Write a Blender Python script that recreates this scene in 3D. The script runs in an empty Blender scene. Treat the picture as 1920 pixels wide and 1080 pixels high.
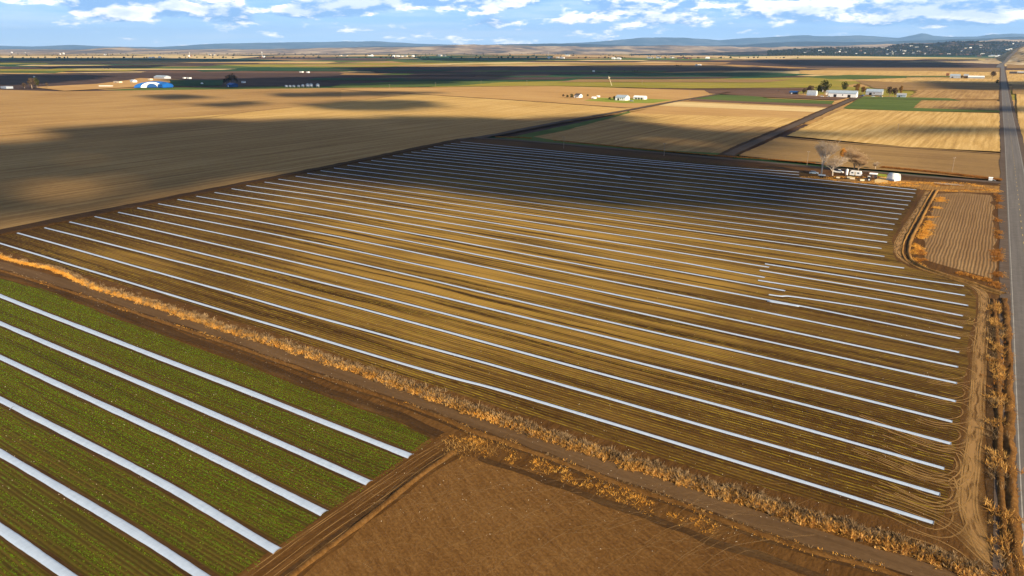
import bpy, math, random
import numpy as np
C = bpy.context
SC = C.scene
random.seed(7)
RNG = np.random.default_rng(7)
R = math.radians
# ------------------------------------------------------------------ camera
FP, Y0, H = 1320.0, 92.0, 60.0           # focal length in photo pixels, horizon row, flying height
TH = math.atan((540 - Y0) / FP)
cam = bpy.data.cameras.new('camera')
cam.sensor_width = 36.0
cam.lens = 36.0 * FP / 1920
cam.clip_start, cam.clip_end = 1.0, 200000.0
camo = bpy.data.objects.new('camera', cam)
SC.collection.objects.link(camo)
camo.location = (0, 0, H)
camo.rotation_euler = (math.pi / 2 - TH, 0, 0)
SC.camera = camo
SC.render.resolution_x, SC.render.resolution_y = 1024, 576
SC.view_settings.view_transform = 'Standard'
SC.view_settings.look = 'None'
SC.view_settings.exposure = 1.05
SC.view_settings.gamma = 1.0
SC.cycles.use_denoising = True
SC.cycles.max_bounces = 6
SC.cycles.diffuse_bounces = 3
SC.cycles.volume_bounces = 1
SC.cycles.transparent_max_bounces = 24
SC.cycles.sample_clamp_indirect = 4.0
# ------------------------------------------------------------------ sun
SUN_EL = R(25)
SUN_H = np.array([0.62, -0.785]); SUN_H /= np.linalg.norm(SUN_H)      # horizontal direction towards the sun
SUN = np.array([SUN_H[0] * math.cos(SUN_EL), SUN_H[1] * math.cos(SUN_EL), math.sin(SUN_EL)])
sl = bpy.data.lights.new('sun', 'SUN')
sl.energy = 5.0
sl.angle = R(0.5)
sl.color = (1.0, 0.84, 0.60)
so = bpy.data.objects.new('sun', sl)
SC.collection.objects.link(so)
from mathutils import Vector
so.rotation_euler = Vector(SUN).to_track_quat('Z', 'Y').to_euler()
so.location = (200, -200, 300)
# ------------------------------------------------------------------ node helpers
class NT:
    def __init__(s, tree):
        s.t = tree
    def n(s, typ, ins=None, **props):
        nd = s.t.nodes.new(typ)
        for k, v in props.items():
            setattr(nd, k, v)
        for k, v in (ins or {}).items():
            s.put(nd.inputs[k], v)
        return nd
    def put(s, sock, v):
        if isinstance(v, bpy.types.NodeSocket):
            s.t.links.new(v, sock)
        elif isinstance(v, bpy.types.Node):
            s.t.links.new(v.outputs[0], sock)
        else:
            if sock.type == 'RGBA' and len(v) == 3:
                v = tuple(v) + (1,)
            sock.default_value = v
    def m(s, op, a, b=0.0, c=None, clamp=False):
        nd = s.n('ShaderNodeMath', {0: a, 1: b}, operation=op, use_clamp=clamp)
        if c is not None:
            s.put(nd.inputs[2], c)
        return nd.outputs[0]
    def vm(s, op, a, b=None):
        nd = s.n('ShaderNodeVectorMath', {0: a}, operation=op)
        if b is not None:
            s.put(nd.inputs[1], b)
        return nd.outputs['Value'] if op in ('LENGTH', 'DOT_PRODUCT', 'DISTANCE') else nd.outputs[0]
    def noise(s, vec, scale=1.0, detail=4.0, rough=0.55, dist=0.0):
        return s.n('ShaderNodeTexNoise', {'Vector': vec, 'Scale': scale, 'Detail': detail, 'Roughness': rough, 'Distortion': dist}).outputs[0]
    def mr(s, v, a, b, c=0.0, d=1.0, smooth=True):
        return s.n('ShaderNodeMapRange', {0: v, 1: a, 2: b, 3: c, 4: d}, interpolation_type='SMOOTHSTEP' if smooth else 'LINEAR').outputs[0]
    def ramp(s, fac, stops):
        nd = s.n('ShaderNodeValToRGB', {0: fac})
        e = nd.color_ramp.elements
        while len(e) < len(stops):
            e.new(0.5)
        for i, (p, c) in enumerate(stops):
            e[i].position = p
            e[i].color = tuple(c) + (1,)
        return nd.outputs[0]
    def mix(s, fac, a, b, mode='MIX'):
        nd = s.n('ShaderNodeMix', data_type='RGBA', blend_type=mode)
        s.put(nd.inputs[0], fac); s.put(nd.inputs[6], a); s.put(nd.inputs[7], b)
        return nd.outputs[2]
def srgb(r, g, b):
    f = lambda c: (c / 255 / 12.92) if c / 255 <= 0.04045 else ((c / 255 + 0.055) / 1.055) ** 2.4
    return (f(r), f(g), f(b))
def newmat(name):
    m = bpy.data.materials.new(name)
    m.use_nodes = True
    t = m.node_tree
    t.nodes.clear()
    k = NT(t)
    out = k.n('ShaderNodeOutputMaterial')
    return m, k, out
def bsdf(k, out, **ins):
    b = k.n('ShaderNodeBsdfPrincipled', {kk.replace('_', ' '): v for kk, v in ins.items()})
    k.put(out.inputs['Surface'], b.outputs[0])
    return b
# ------------------------------------------------------------------ world sky
W = bpy.data.worlds.new('World')
SC.world = W
W.use_nodes = True
W.node_tree.nodes.clear()
w = NT(W.node_tree)
wout = w.n('ShaderNodeOutputWorld')
sky = w.n('ShaderNodeTexSky', sky_type='NISHITA', sun_disc=False, sun_elevation=SUN_EL,
          sun_rotation=math.atan2(SUN_H[0], SUN_H[1]), altitude=800, air_density=1.0, dust_density=0.3, ozone_density=1.5)
tc = w.n('ShaderNodeTexCoord')
dsep = w.n('ShaderNodeSeparateXYZ', {0: tc.outputs['Generated']})
az = w.m('ARCTAN2', dsep.outputs[0], dsep.outputs[1])
el = w.m('ARCSINE', dsep.outputs[2])
elp = w.m('MAXIMUM', el, 0.0005)
# clouds hang in rows that grow smaller towards the horizon
cvec = w.n('ShaderNodeCombineXYZ', {0: w.m('MULTIPLY', az, 11.0), 1: w.m('MULTIPLY', w.m('POWER', elp, 0.8), 21.0), 2: 3.3}).outputs[0]
def cdens(v):
    return w.noise(v, 1.75, 9.0, 0.60, 0.15)
cn = cdens(cvec)
cup = cdens(w.vm('ADD', cvec, (0.08, 0.32, 0.0)))
big = w.noise(w.vm('MULTIPLY', cvec, (0.45, 0.6, 1.0)), 1.0, 3.0, 0.5)
def ang(px, py):
    u = (px - 960) / FP; v = (540 - py) / FP
    d = np.array([u, math.cos(TH) + v * math.sin(TH), -math.sin(TH) + v * math.cos(TH)])
    d /= np.linalg.norm(d)
    return math.atan2(d[0], d[1]), math.asin(d[2])
dens = w.m('ADD', w.m('MULTIPLY', cn, 0.75), w.m('MULTIPLY', big, 0.24))
bump_ = None
CL = [(235, 8, 150, 22, .20), (205, 34, 60, 12, .06), (600, 12, 70, 20, .14), (690, 4, 90, 18, .17), (420, 26, 45, 15, .13), (470, 46, 60, 9, .07), (560, 20, 50, 12, .1),
      (860, 2, 140, 13, .15), (1130, 12, 90, 16, .14), (1250, 28, 60, 14, .13), (1080, 38, 50, 9, .09), (1430, 22, 70, 15, .14), (1540, 18, 60, 14, .1), (1330, 40, 60, 9, .08),
      (1700, 12, 80, 18, .15), (1810, 12, 80, 20, .16), (1890, 12, 60, 16, .1), (1580, 42, 90, 8, .08), (1350, 6, 140, 8, .09), (100, 40, 40, 9, .09), (930, 44, 60, 8, .06), (1800, 42, 90, 9, .08),
      (40, 22, 60, 20, -.12), (800, 36, 60, 14, -.08), (500, 4, 40, 12, -.14), (960, 24, 30, 8, -.05)]
ae = w.n('ShaderNodeCombineXYZ', {0: az, 1: el, 2: 0.0}).outputs[0]
for (px, py, rx, ry, s) in CL:
    a, e = ang(px, py)
    d = w.vm('LENGTH', w.vm('MULTIPLY', w.vm('SUBTRACT', ae, (a, e, 0)), (FP / rx * 0.93, FP / ry, 0)))
    dens = w.m('ADD', dens, w.mr(d, 1.5, 0.2, 0.0, s * 1.25))
# thin veil low down, clear cap where the density stays low
cov = w.mr(dens, 0.525, 0.64)
lit = w.mr(w.m('SUBTRACT', cn, cup), -0.09, 0.12)
lit = w.m('MULTIPLY', lit, w.mr(dens, 0.85, 0.58, 0.35, 1.0))
base_sky = w.mix(0.75, sky.outputs[0], w.ramp(w.mr(el, 0.0, 0.09, 0, 1, False), [(0.0, (4.4, 7.8, 12.2)), (0.5, (1.8, 5.0, 11.0)), (1.0, (1.1, 3.7, 9.6))]))
veil = w.mr(w.noise(w.vm('MULTIPLY', cvec, (0.35, 1.1, 1.0)), 1.6, 6.0, 0.6), 0.42, 0.68, 0.0, 0.55)
ccol = w.mix(lit, (2.6, 4.8, 8.4), (17.0, 15.6, 14.4))
vis = w.mix(veil, base_sky, (7.0, 8.6, 10.6))
vis = w.mix(cov, vis, ccol)
# below about ten degrees the cloud bank, above it the Nishita sky with whitish fill added to lift shade
final = w.mix(w.mr(el, 0.10, 0.22), vis, w.mix(.12, sky.outputs[0], (4.0, 3.9, 3.8)))
bg = w.n('ShaderNodeBackground', {'Color': final, 'Strength': 0.066})
w.put(wout.inputs['Surface'], bg.outputs[0])
# ------------------------------------------------------------------ geometry helpers
def G(px, py):
    u = (px - 960) / FP; v = (540 - py) / FP
    z = -math.sin(TH) + v * math.cos(TH)
    t = H / -z
    return np.array([u * t, (math.cos(TH) + v * math.sin(TH)) * t])
def GZ(px, py, Y):                      # the point of a pixel's ray at forward distance Y
    u = (px - 960) / FP; v = (540 - py) / FP
    fy = math.cos(TH) + v * math.sin(TH)
    t = Y / fy
    return np.array([u * t, Y, H + (-math.sin(TH) + v * math.cos(TH)) * t])
def mpp(py):
    return H / (math.cos(TH) * (py - Y0))
RD = np.array([math.sin(R(124)), math.cos(R(124))])     # along the crop rows
ND = np.array([-RD[1], RD[0]])                           # across them
def link(o, parent=None):
    SC.collection.objects.link(o)
    if parent is not None:
        o.parent = parent
    return o
def tag(o, label=None, cat=None, group=None, kind=None):
    if label: o['label'] = label
    if cat: o['category'] = cat
    if group: o['group'] = group
    if kind: o['kind'] = kind
    return o
def mesh(name, V, Fc, mat, parent=None, uv=None, smooth=False, mats=None, midx=None, loc=None):
    me = bpy.data.meshes.new(name)
    V = np.asarray(V, dtype=np.float32)
    if isinstance(Fc, np.ndarray):
        n, k = Fc.shape
        me.vertices.add(len(V)); me.vertices.foreach_set('co', V.ravel())
        me.loops.add(n * k); me.loops.foreach_set('vertex_index', Fc.astype(np.int32).ravel())
        me.polygons.add(n); me.polygons.foreach_set('loop_start', np.arange(0, n * k, k, dtype=np.int32))
        me.polygons.foreach_set('loop_total', np.full(n, k, dtype=np.int32))
        me.update(calc_edges=True)
        me.validate()
    else:
        me.from_pydata(V.tolist(), [], Fc)
    if uv is not None:
        l = me.uv_layers.new(name='UV')
        li = np.zeros(len(me.loops), dtype=np.int32); me.loops.foreach_get('vertex_index', li)
        l.data.foreach_set('uv', np.asarray(uv, dtype=np.float32)[li].ravel())
    for m_ in (mats or [mat]):
        me.materials.append(m_)
    if midx is not None:
        me.polygons.foreach_set('material_index', np.asarray(midx, dtype=np.int32))
    if smooth:
        me.polygons.foreach_set('use_smooth', np.ones(len(me.polygons), dtype=bool))
    o = bpy.data.objects.new(name, me)
    if loc is not None:
        o.location = loc
    return link(o, parent)
def empty(name, loc, rz=0.0):
    o = bpy.data.objects.new(name, None)
    o.empty_display_size = 1
    o.location = loc; o.rotation_euler = (0, 0, rz)
    return link(o)
class MB:                                # gathers shapes that become one mesh
    def __init__(s): s.v = []; s.f = []
    def add(s, V, Fc):
        b = len(s.v); s.v += [tuple(p) for p in V]; s.f += [tuple(i + b for i in q) for q in Fc]
    def box(s, x0, x1, y0, y1, z0, z1):
        s.add([(x0, y0, z0), (x1, y0, z0), (x1, y1, z0), (x0, y1, z0), (x0, y0, z1), (x1, y0, z1), (x1, y1, z1), (x0, y1, z1)],
              [(0, 3, 2, 1), (4, 5, 6, 7), (0, 1, 5, 4), (1, 2, 6, 5), (2, 3, 7, 6), (3, 0, 4, 7)])
    def prism(s, prof, x0, x1):          # profile in (y, z), swept along x
        n = len(prof)
        s.add([(x0, y, z) for y, z in prof] + [(x1, y, z) for y, z in prof],
              [(i, (i + 1) % n, n + (i + 1) % n, n + i) for i in range(n)] + [tuple(range(n))[::-1], tuple(range(n, 2 * n))])
    def tube(s, a, b, r0, r1, n=6):
        a, b = np.array(a, float), np.array(b, float)
        d = b - a; L = np.linalg.norm(d)
        if L < 1e-6: return
        d /= L
        t = np.array([0, 0, 1.0]) if abs(d[2]) < .9 else np.array([1.0, 0, 0])
        u = np.cross(d, t); u /= np.linalg.norm(u); v_ = np.cross(d, u)
        A = [a + r0 * (math.cos(2 * math.pi * i / n) * u + math.sin(2 * math.pi * i / n) * v_) for i in range(n)]
        B = [b + r1 * (math.cos(2 * math.pi * i / n) * u + math.sin(2 * math.pi * i / n) * v_) for i in range(n)]
        s.add(A + B, [(i, n + i, n + (i + 1) % n, (i + 1) % n) for i in range(n)] + [tuple(range(n)), tuple(range(2 * n - 1, n - 1, -1))])
    def lathe(s, prof, cx=0, cy=0, n=16):  # profile (r, z) bottom to top
        V = []; Fc = []
        for r, z in prof:
            V += [(cx + r * math.cos(2 * math.pi * i / n), cy + r * math.sin(2 * math.pi * i / n), z) for i in range(n)]
        for j in range(len(prof) - 1):
            Fc += [(j * n + i, j * n + (i + 1) % n, (j + 1) * n + (i + 1) % n, (j + 1) * n + i) for i in range(n)]
        Fc += [tuple(range(n))[::-1], tuple(range((len(prof) - 1) * n, len(prof) * n))]
        s.add(V, Fc)
    def wheel(s, cx, cy, cz, r, w_, n=14):
        s.tube((cx, cy - w_ / 2, cz), (cx, cy + w_ / 2, cz), r, r, n)
    def build(s, name, mat, parent=None, smooth=False):
        return mesh(name, s.v, s.f, mat, parent, smooth=smooth)
def smooth_path(P, step):
    """Catmull-Rom through ground points, resampled about every step metres"""
    P = [np.array(p, float) for p in P]
    if len(P) == 2:
        Q = np.array(P)
    else:
        Q = []
        E_ = [2 * P[0] - P[1]] + P + [2 * P[-1] - P[-2]]
        for i in range(1, len(E_) - 2):
            p0, p1, p2, p3 = E_[i - 1:i + 3]
            for t in np.linspace(0, 1, 12, endpoint=False):
                Q.append(.5 * ((2 * p1) + (-p0 + p2) * t + (2 * p0 - 5 * p1 + 4 * p2 - p3) * t * t + (-p0 + 3 * p1 - 3 * p2 + p3) * t ** 3))
        Q.append(P[-1]); Q = np.array(Q)
    s = np.concatenate([[0], np.cumsum(np.linalg.norm(np.diff(Q, axis=0), axis=1))])
    n = max(2, int(s[-1] / step) + 1)
    t = np.linspace(0, s[-1], n)
    return np.stack([np.interp(t, s, Q[:, i]) for i in range(Q.shape[1])], 1), t
def frame(P):
    T = np.gradient(P[:, :2], axis=0)
    T /= np.linalg.norm(T, axis=1)[:, None] + 1e-9
    return T, np.stack([-T[:, 1], T[:, 0]], 1)
def vnoise(x, seed=0):
    x = np.asarray(x, float)
    i = np.floor(x).astype(np.int64); f = x - i; f = f * f * (3 - 2 * f)
    h = lambda k: (np.sin(k * 127.1 + seed * 311.7) * 43758.5453) % 1.0
    return h(i) * (1 - f) + h(i + 1) * f
def ribbon_arrays(path, prof, step=2.0, z=0.0, jag=0.0, jz=0.0, seed=0, widths=None):
    P, t = smooth_path(path, step)
    T, N_ = frame(P)
    k = len(prof); n = len(P)
    V = np.zeros((n, k, 3)); UV = np.zeros((n, k, 2))
    o0, o1 = prof[0][0], prof[-1][0]
    for j, (off, hh) in enumerate(prof):
        a = jag * (vnoise(t / max(step * 2, 1.0), seed + j) - .5) * 2 if jag else 0
        ws = 1.0 if widths is None else np.interp(t / t[-1], np.linspace(0, 1, len(widths)), widths)
        q = P[:, :2] + N_ * ((off * ws) + a)[:, None] if jag or widths is not None else P[:, :2] + N_ * off
        V[:, j, :2] = q
        V[:, j, 2] = z + hh * (1 + jz * 2 * (vnoise(t / 1.7, seed + 9 + j) - .5)) + (P[:, 2] if P.shape[1] > 2 else 0)
        UV[:, j, 0] = t; UV[:, j, 1] = (off - o0) / (o1 - o0)
    idx = np.arange(n * k).reshape(n, k)
    Fc = np.stack([idx[:-1, 1:].ravel(), idx[:-1, :-1].ravel(), idx[1:, :-1].ravel(), idx[1:, 1:].ravel()], 1)
    return V.reshape(-1, 3), Fc, UV.reshape(-1, 2)
def ribbons(name, items, mat, **kw):
    """several ribbons, one mesh"""
    Vs, Fs, Us = [], [], []; b = 0
    for n_, it in enumerate(items):
        V, Fc, U = ribbon_arrays(**it, **kw)
        V[:, 2] += n_ * .00012
        Vs.append(V); Fs.append(Fc + b); Us.append(U); b += len(V)
    return mesh(name, np.concatenate(Vs), np.concatenate(Fs), mat, uv=np.concatenate(Us))
def px(*pts):
    return [G(*p) for p in pts]
def field(name, pts, mat, z, kind='structure', jag=0.6, raw=False, step=6.0):
    P = [np.array(p) if raw else G(*p) for p in pts]
    out = []
    for i in range(len(P)):
        a, b = P[i], P[(i + 1) % len(P)]
        L = np.linalg.norm(b - a); n = max(1, min(200, int(L / step)))
        d = (b - a) / L; nn = np.array([-d[1], d[0]])
        for j in range(n):
            q = a + (b - a) * j / n
            if j and jag: q = q + nn * jag * (random.random() - .5) * 2
            out.append((q[0], q[1], z))
    # make the face look up
    A = sum(out[i][0] * out[(i + 1) % len(out)][1] - out[(i + 1) % len(out)][0] * out[i][1] for i in range(len(out)))
    if A < 0: out.reverse()
    o = mesh(name, out, [tuple(range(len(out)))], mat)
    return tag(o, kind=kind)
# ------------------------------------------------------------------ materials
def field_mat(name, cols, ang_=34.0, along=0.015, across=0.5, rows=None, patch=0.012, fine=1.5, w3=(.45, .3, .25), bump=0.25, spot=None, rough=0.95, contrast=(.36, .5, .64), groove=.38, wobble=2.2):
    m_, k, out = newmat(name)
    pos = k.n('ShaderNodeNewGeometry').outputs['Position']
    v = k.n('ShaderNodeMapping', {'Vector': pos, 'Rotation': (0, 0, R(ang_))}).outputs[0]
    wob = k.m('MULTIPLY', k.m('SUBTRACT', k.noise(v, 0.03, 2.0), 0.5), 3.0)
    st = k.noise(k.vm('MULTIPLY', k.vm('ADD', v, k.n('ShaderNodeCombineXYZ', {1: wob}).outputs[0]), (along, across, 1)), 1.0, 7.0, 0.62)
    pa = k.noise(v, patch, 5.0, 0.6, 0.6)
    fi = k.noise(k.vm('MULTIPLY', v, (0.55, 1, 1)), fine, 5.0, 0.65)
    fac = k.m('ADD', k.m('ADD', k.m('MULTIPLY', st, w3[0]), k.m('MULTIPLY', pa, w3[1])), k.m('MULTIPLY', fi, w3[2]))
    col = k.ramp(fac, [(contrast[0], cols[0]), (contrast[1], cols[1]), (contrast[2], cols[2])])
    hgt = fi
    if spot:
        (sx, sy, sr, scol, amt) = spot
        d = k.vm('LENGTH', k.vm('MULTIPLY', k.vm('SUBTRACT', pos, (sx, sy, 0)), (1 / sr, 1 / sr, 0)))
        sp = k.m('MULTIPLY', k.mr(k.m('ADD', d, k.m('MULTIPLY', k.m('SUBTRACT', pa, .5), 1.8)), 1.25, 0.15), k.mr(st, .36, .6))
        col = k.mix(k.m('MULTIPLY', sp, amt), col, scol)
    if rows:
        per, rcol, amt, dash = rows
        y = k.n('ShaderNodeSeparateXYZ', {0: v}).outputs[1]
        ph = k.m('ADD', k.m('MULTIPLY', y, 2 * math.pi / per), k.m('MULTIPLY', k.noise(v, 0.12, 2.0), wobble))
        s = k.m('SINE', ph)
        perrow = k.mr(k.noise(k.vm('MULTIPLY', v, (0.008, 1 / per * .9, 0)), 1.0, 3.0, .7), .38, .62)
        br = k.mr(k.noise(k.vm('MULTIPLY', v, (dash, 3.0, 1)), 1.0, 4.0, .65), .44, .60)
        msk = k.m('MULTIPLY', k.m('MULTIPLY', k.mr(s, .1, .85), perrow), br)
        col = k.mix(k.m('MULTIPLY', msk, amt), col, rcol)
        hgt = k.m('ADD', k.m('MULTIPLY', s, .35), fi)
        col = k.mix(k.mr(s, -.2, -.95, 0, groove), col, tuple(c * .45 for c in cols[0]))
    b = bsdf(k, out, Base_Color=col, Roughness=rough)
    b.inputs['Specular IOR Level'].default_value = 0.1
    bp = k.n('ShaderNodeBump', {'Strength': bump, 'Distance': 0.35, 'Height': hgt})
    k.put(b.inputs['Normal'], bp.outputs[0])
    return m_
def plain(name, col, rough=0.6, var=0.12, scale=0.8, metal=0.0, spec=.3):
    m_, k, out = newmat(name)
    pos = k.n('ShaderNodeTexCoord').outputs['Object']
    n_ = k.noise(pos, scale, 5.0, .6)
    c = k.ramp(n_, [(.3, tuple(x * (1 - var) for x in col)), (.7, tuple(min(1, x * (1 + var)) for x in col))])
    b = bsdf(k, out, Base_Color=c, Roughness=rough, Metallic=metal)
    b.inputs['Specular IOR Level'].default_value = spec
    return m_
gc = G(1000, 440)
M = {}
SOIL = ((.040, .017, .0045), (.090, .041, .0115), (.155, .078, .024))
M['ground'] = field_mat('ground_soil', ((.10, .055, .02), (.17, .095, .037), (.26, .16, .065)), along=.004, across=.01, patch=.0015, fine=.02)
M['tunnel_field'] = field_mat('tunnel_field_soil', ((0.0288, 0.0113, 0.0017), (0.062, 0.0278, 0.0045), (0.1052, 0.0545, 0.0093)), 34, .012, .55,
    rows=(.8, (.30, .21, .018), .9, .45), spot=(gc[0], gc[1], 135, (.42, .245, .05), .85), fine=1.1, bump=.35, contrast=(.38, .5, .62))  # spot: golden straw and the sunlit gap, both put into the soil colour
M['green_field'] = field_mat('seedling_field_soil', ((0.0374, 0.0289, 0.0029), (0.068, 0.0471, 0.0065), (0.0986, 0.0623, 0.0101)), 33, .012, .5,
    rows=(.62, (.085, .165, .006), 1.0, 1.6), fine=2.2, bump=.35)
M['tan'] = field_mat('stubble_tan', ((0.2376, 0.1332, 0.0451), (0.3432, 0.2025, 0.0714), (0.44, 0.279, 0.1103)), 124, .008, .30, patch=.006, fine=.6, bump=.25, w3=(.55, .25, .2), contrast=(.40, .5, .60))
M['tan_bright'] = field_mat('stubble_golden', ((0.3534, 0.209, 0.0616), (0.4836, 0.304, 0.0986), (0.5952, 0.399, 0.1568)), 124, .01, .34, patch=.008, fine=.6, bump=.2, w3=(.55, .2, .25), contrast=(.40, .5, .60))
M['straw'] = field_mat('straw_pale', ((.42, .29, .12), (.58, .42, .19), (.68, .52, .26)), 34, .006, .05, patch=.004, fine=.3)
M['tan_brown'] = field_mat('stubble_brown', ((.17, .098, .036), (.25, .15, .055), (.34, .215, .08)), 34, .012, .4, patch=.012, fine=.6)
M['orange_tan'] = field_mat('stubble_orange', ((0.324, 0.1805, 0.0605), (0.423, 0.247, 0.088), (0.504, 0.323, 0.121)), 34, .01, .1, patch=.008, fine=.5)
M['plough'] = field_mat('ploughed_dark', ((.040, .022, .016), (.068, .040, .030), (.105, .066, .047)), 34, .004, .04, patch=.002, fine=.1)
M['plough_red'] = field_mat('ploughed_reddish', ((.085, .044, .026), (.13, .072, .044), (.19, .115, .07)), 34, .004, .03, patch=.002, fine=.1)
M['green_dark'] = field_mat('winter_crop_dark', ((.012, .040, .014), (.020, .062, .020), (.038, .088, .026)), 34, .004, .03, patch=.002, fine=.1)
M['green_mid'] = field_mat('winter_crop_mid', ((.045, .075, .012), (.08, .115, .02), (.12, .15, .035)), 34, .006, .05, patch=.004, fine=.3)
M['green_yellow'] = field_mat('grass_yellow', ((.15, .15, .015), (.25, .21, .025), (.36, .26, .045)), 34, .006, .05, patch=.006, fine=.3)
M['lawn'] = field_mat('lawn_bright', ((.14, .18, .018), (.22, .25, .03), (.28, .29, .05)), 34, .05, .1, patch=.03, fine=.8)
M['soil'] = field_mat('bare_soil', ((0.0645, 0.0267, 0.0058), (0.1236, 0.057, 0.0141), (0.1969, 0.0993, 0.0292)), 57, .22, 1.6, patch=.025, fine=3.2, bump=.45, w3=(.35, .3, .35))
M['soil_dark'] = field_mat('damp_soil_and_shade', tuple(tuple(x * .62 for x in c) for c in ((0.056, 0.0262, 0.0076), (0.096, 0.0476, 0.0153), (0.144, 0.0779, 0.0281))), 34, .05, .6, patch=.05, fine=2.0, bump=.6)
M['head'] = field_mat('headland_soil', ((0.0488, 0.0207, 0.0044), (0.0873, 0.0392, 0.0092), (0.1369, 0.0651, 0.0178)), 124, .02, 1.0, patch=.03, fine=2.0, bump=.5)
M['track'] = field_mat('track_soil', ((0.0741, 0.0406, 0.0172), (0.1053, 0.0593, 0.0265), (0.1443, 0.0842, 0.039)), 34, .03, .8, patch=.03, fine=2.0, bump=.25)
M['dust'] = field_mat('dusty_track', ((.15, .070, .017), (.24, .122, .032), (.35, .195, .058)), 124, .03, 1.6, patch=.05, fine=1.5, bump=.4, w3=(.6, .2, .2))
M['road_dirt'] = field_mat('gravel_road', ((0.0675, 0.0465, 0.0338), (0.0938, 0.0675, 0.0503), (0.1275, 0.0938, 0.0713)), 34, .03, .5, patch=.03, fine=1.0)
M['plot'] = field_mat('furrowed_plot', ((0.1445, 0.0781, 0.0313), (0.1955, 0.1123, 0.0464), (0.2635, 0.1618, 0.0714)), 124, .02, .9, rows=(.9, (.36, .20, .10), .22, .25), patch=.04, fine=1.0, bump=.35, groove=.12, wobble=8.0)
def asphalt():
    m_, k, out = newmat('asphalt')
    uv = k.n('ShaderNodeUVMap').outputs[0]
    sp = k.n('ShaderNodeSeparateXYZ', {0: uv})
    pos = k.n('ShaderNodeNewGeometry').outputs['Position']
    n1 = k.noise(pos, .5, 6.0, .7); n2 = k.noise(k.vm('MULTIPLY', uv, (.02, 9, 0)), 1.0, 4.0)
    c = k.ramp(k.m('ADD', k.m('MULTIPLY', n1, .5), k.m('MULTIPLY', n2, .5)), [(.35, (.075, .064, .056)), (.65, (.135, .118, .104))])
    b = bsdf(k, out, Base_Color=c, Roughness=.85)
    return m_
M['asphalt'] = asphalt()
M['line_white'] = plain('road_paint_white', (.30, .28, .25), .8, .2, .5)
M['line_yellow'] = plain('road_paint_yellow', (.42, .30, .10), .8, .2, .5)
def tyre(col=(.34, .185, .052), e0=.5, e1=.15, n0=.33, n1_=.6, amt=.8, nm='tyre_marks'):
    m_, k, out = newmat(nm)
    uv = k.n('ShaderNodeUVMap').outputs[0]
    s = k.n('ShaderNodeSeparateXYZ', {0: uv})
    edge = k.mr(k.m('ABSOLUTE', k.m('SUBTRACT', s.outputs[1], .5)), e0, e1)
    n1 = k.mr(k.noise(k.vm('MULTIPLY', uv, (.2, 5.0 if nm == 'soft_lane' else 1.2, 0)), 1.0, 3.0, .6), n0, n1_)
    b = k.n('ShaderNodeBsdfPrincipled', {'Base Color': col, 'Roughness': .95})
    t = k.n('ShaderNodeBsdfTransparent')
    ms = k.n('ShaderNodeMixShader', {0: k.m('MULTIPLY', k.m('MULTIPLY', edge, n1), amt)})
    k.put(ms.inputs[1], t.outputs[0]); k.put(ms.inputs[2], b.outputs[0])
    k.put(out.inputs['Surface'], ms.outputs[0])
    return m_
M['tyre'] = tyre()
M['lane'] = tyre((.30, .16, .046), .5, .0, .30, .55, .9, 'soft_lane')
def tuftmat(name, cols, trans=.3):
    m_, k, out = newmat(name)
    pos = k.n('ShaderNodeNewGeometry').outputs['Position']
    n1 = k.noise(pos, .35, 4.0, .6); n2 = k.noise(pos, 4.0, 3.0, .6)
    c = k.ramp(k.m('ADD', k.m('MULTIPLY', n1, .5), k.m('MULTIPLY', n2, .5)), [(.36, cols[0]), (.5, cols[1]), (.64, cols[2])])
    d = k.n('ShaderNodeBsdfDiffuse', {'Color': c}); t = k.n('ShaderNodeBsdfTranslucent', {'Color': c})
    ms = k.n('ShaderNodeMixShader', {0: trans}); k.put(ms.inputs[1], d.outputs[0]); k.put(ms.inputs[2], t.outputs[0])
    k.put(out.inputs['Surface'], ms.outputs[0])
    return m_
M['gold_grass'] = tuftmat('dry_grass_gold', ((.48, .20, .025), (.74, .36, .06), (.86, .52, .13)))
M['straw_weed'] = tuftmat('dry_weed_straw', ((.26, .12, .028), (.54, .29, .075), (.76, .47, .16)))
M['grey_weed'] = tuftmat('dry_weed_grey', ((.12, .075, .035), (.25, .16, .08), (.45, .31, .16)))
M['rust_weed'] = tuftmat('dry_weed_rust', ((.20, .075, .018), (.36, .15, .035), (.5, .26, .07)))
M['seedling'] = tuftmat('seedling_leaf', ((0.0688, 0.14, 0.004), (0.1187, 0.2128, 0.007), (0.2125, 0.2912, 0.014)))
M['yellow_weed'] = tuftmat('yellowing_seedling', ((0.0952, 0.0892, 0.0097), (0.1904, 0.153, 0.0243), (0.2856, 0.2104, 0.0486)))
M['leaf_green'] = tuftmat('tree_leaf_green', ((.030, .040, .010), (.060, .065, .015), (.11, .10, .028)))
M['leaf_autumn'] = tuftmat('tree_leaf_autumn', ((.14, .07, .018), (.25, .13, .035), (.36, .20, .06)))
M['leaf_brown'] = tuftmat('tree_twig_brown', ((.07, .045, .028), (.12, .08, .05), (.20, .14, .085)))
M['twig_pale'] = tuftmat('pale_twig', ((.42, .31, .20), (.60, .47, .33), (.78, .64, .48)), .35)
M['leaf_far'] = tuftmat('far_tree_leaf', ((.014, .024, .020), (.026, .036, .026), (.05, .052, .034)))  # slightly blued: distance haze put into the leaf colour
M['bark'] = plain('bark', (.26, .19, .13), .9, .3, 2.0)
M['film'] = None
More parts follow.
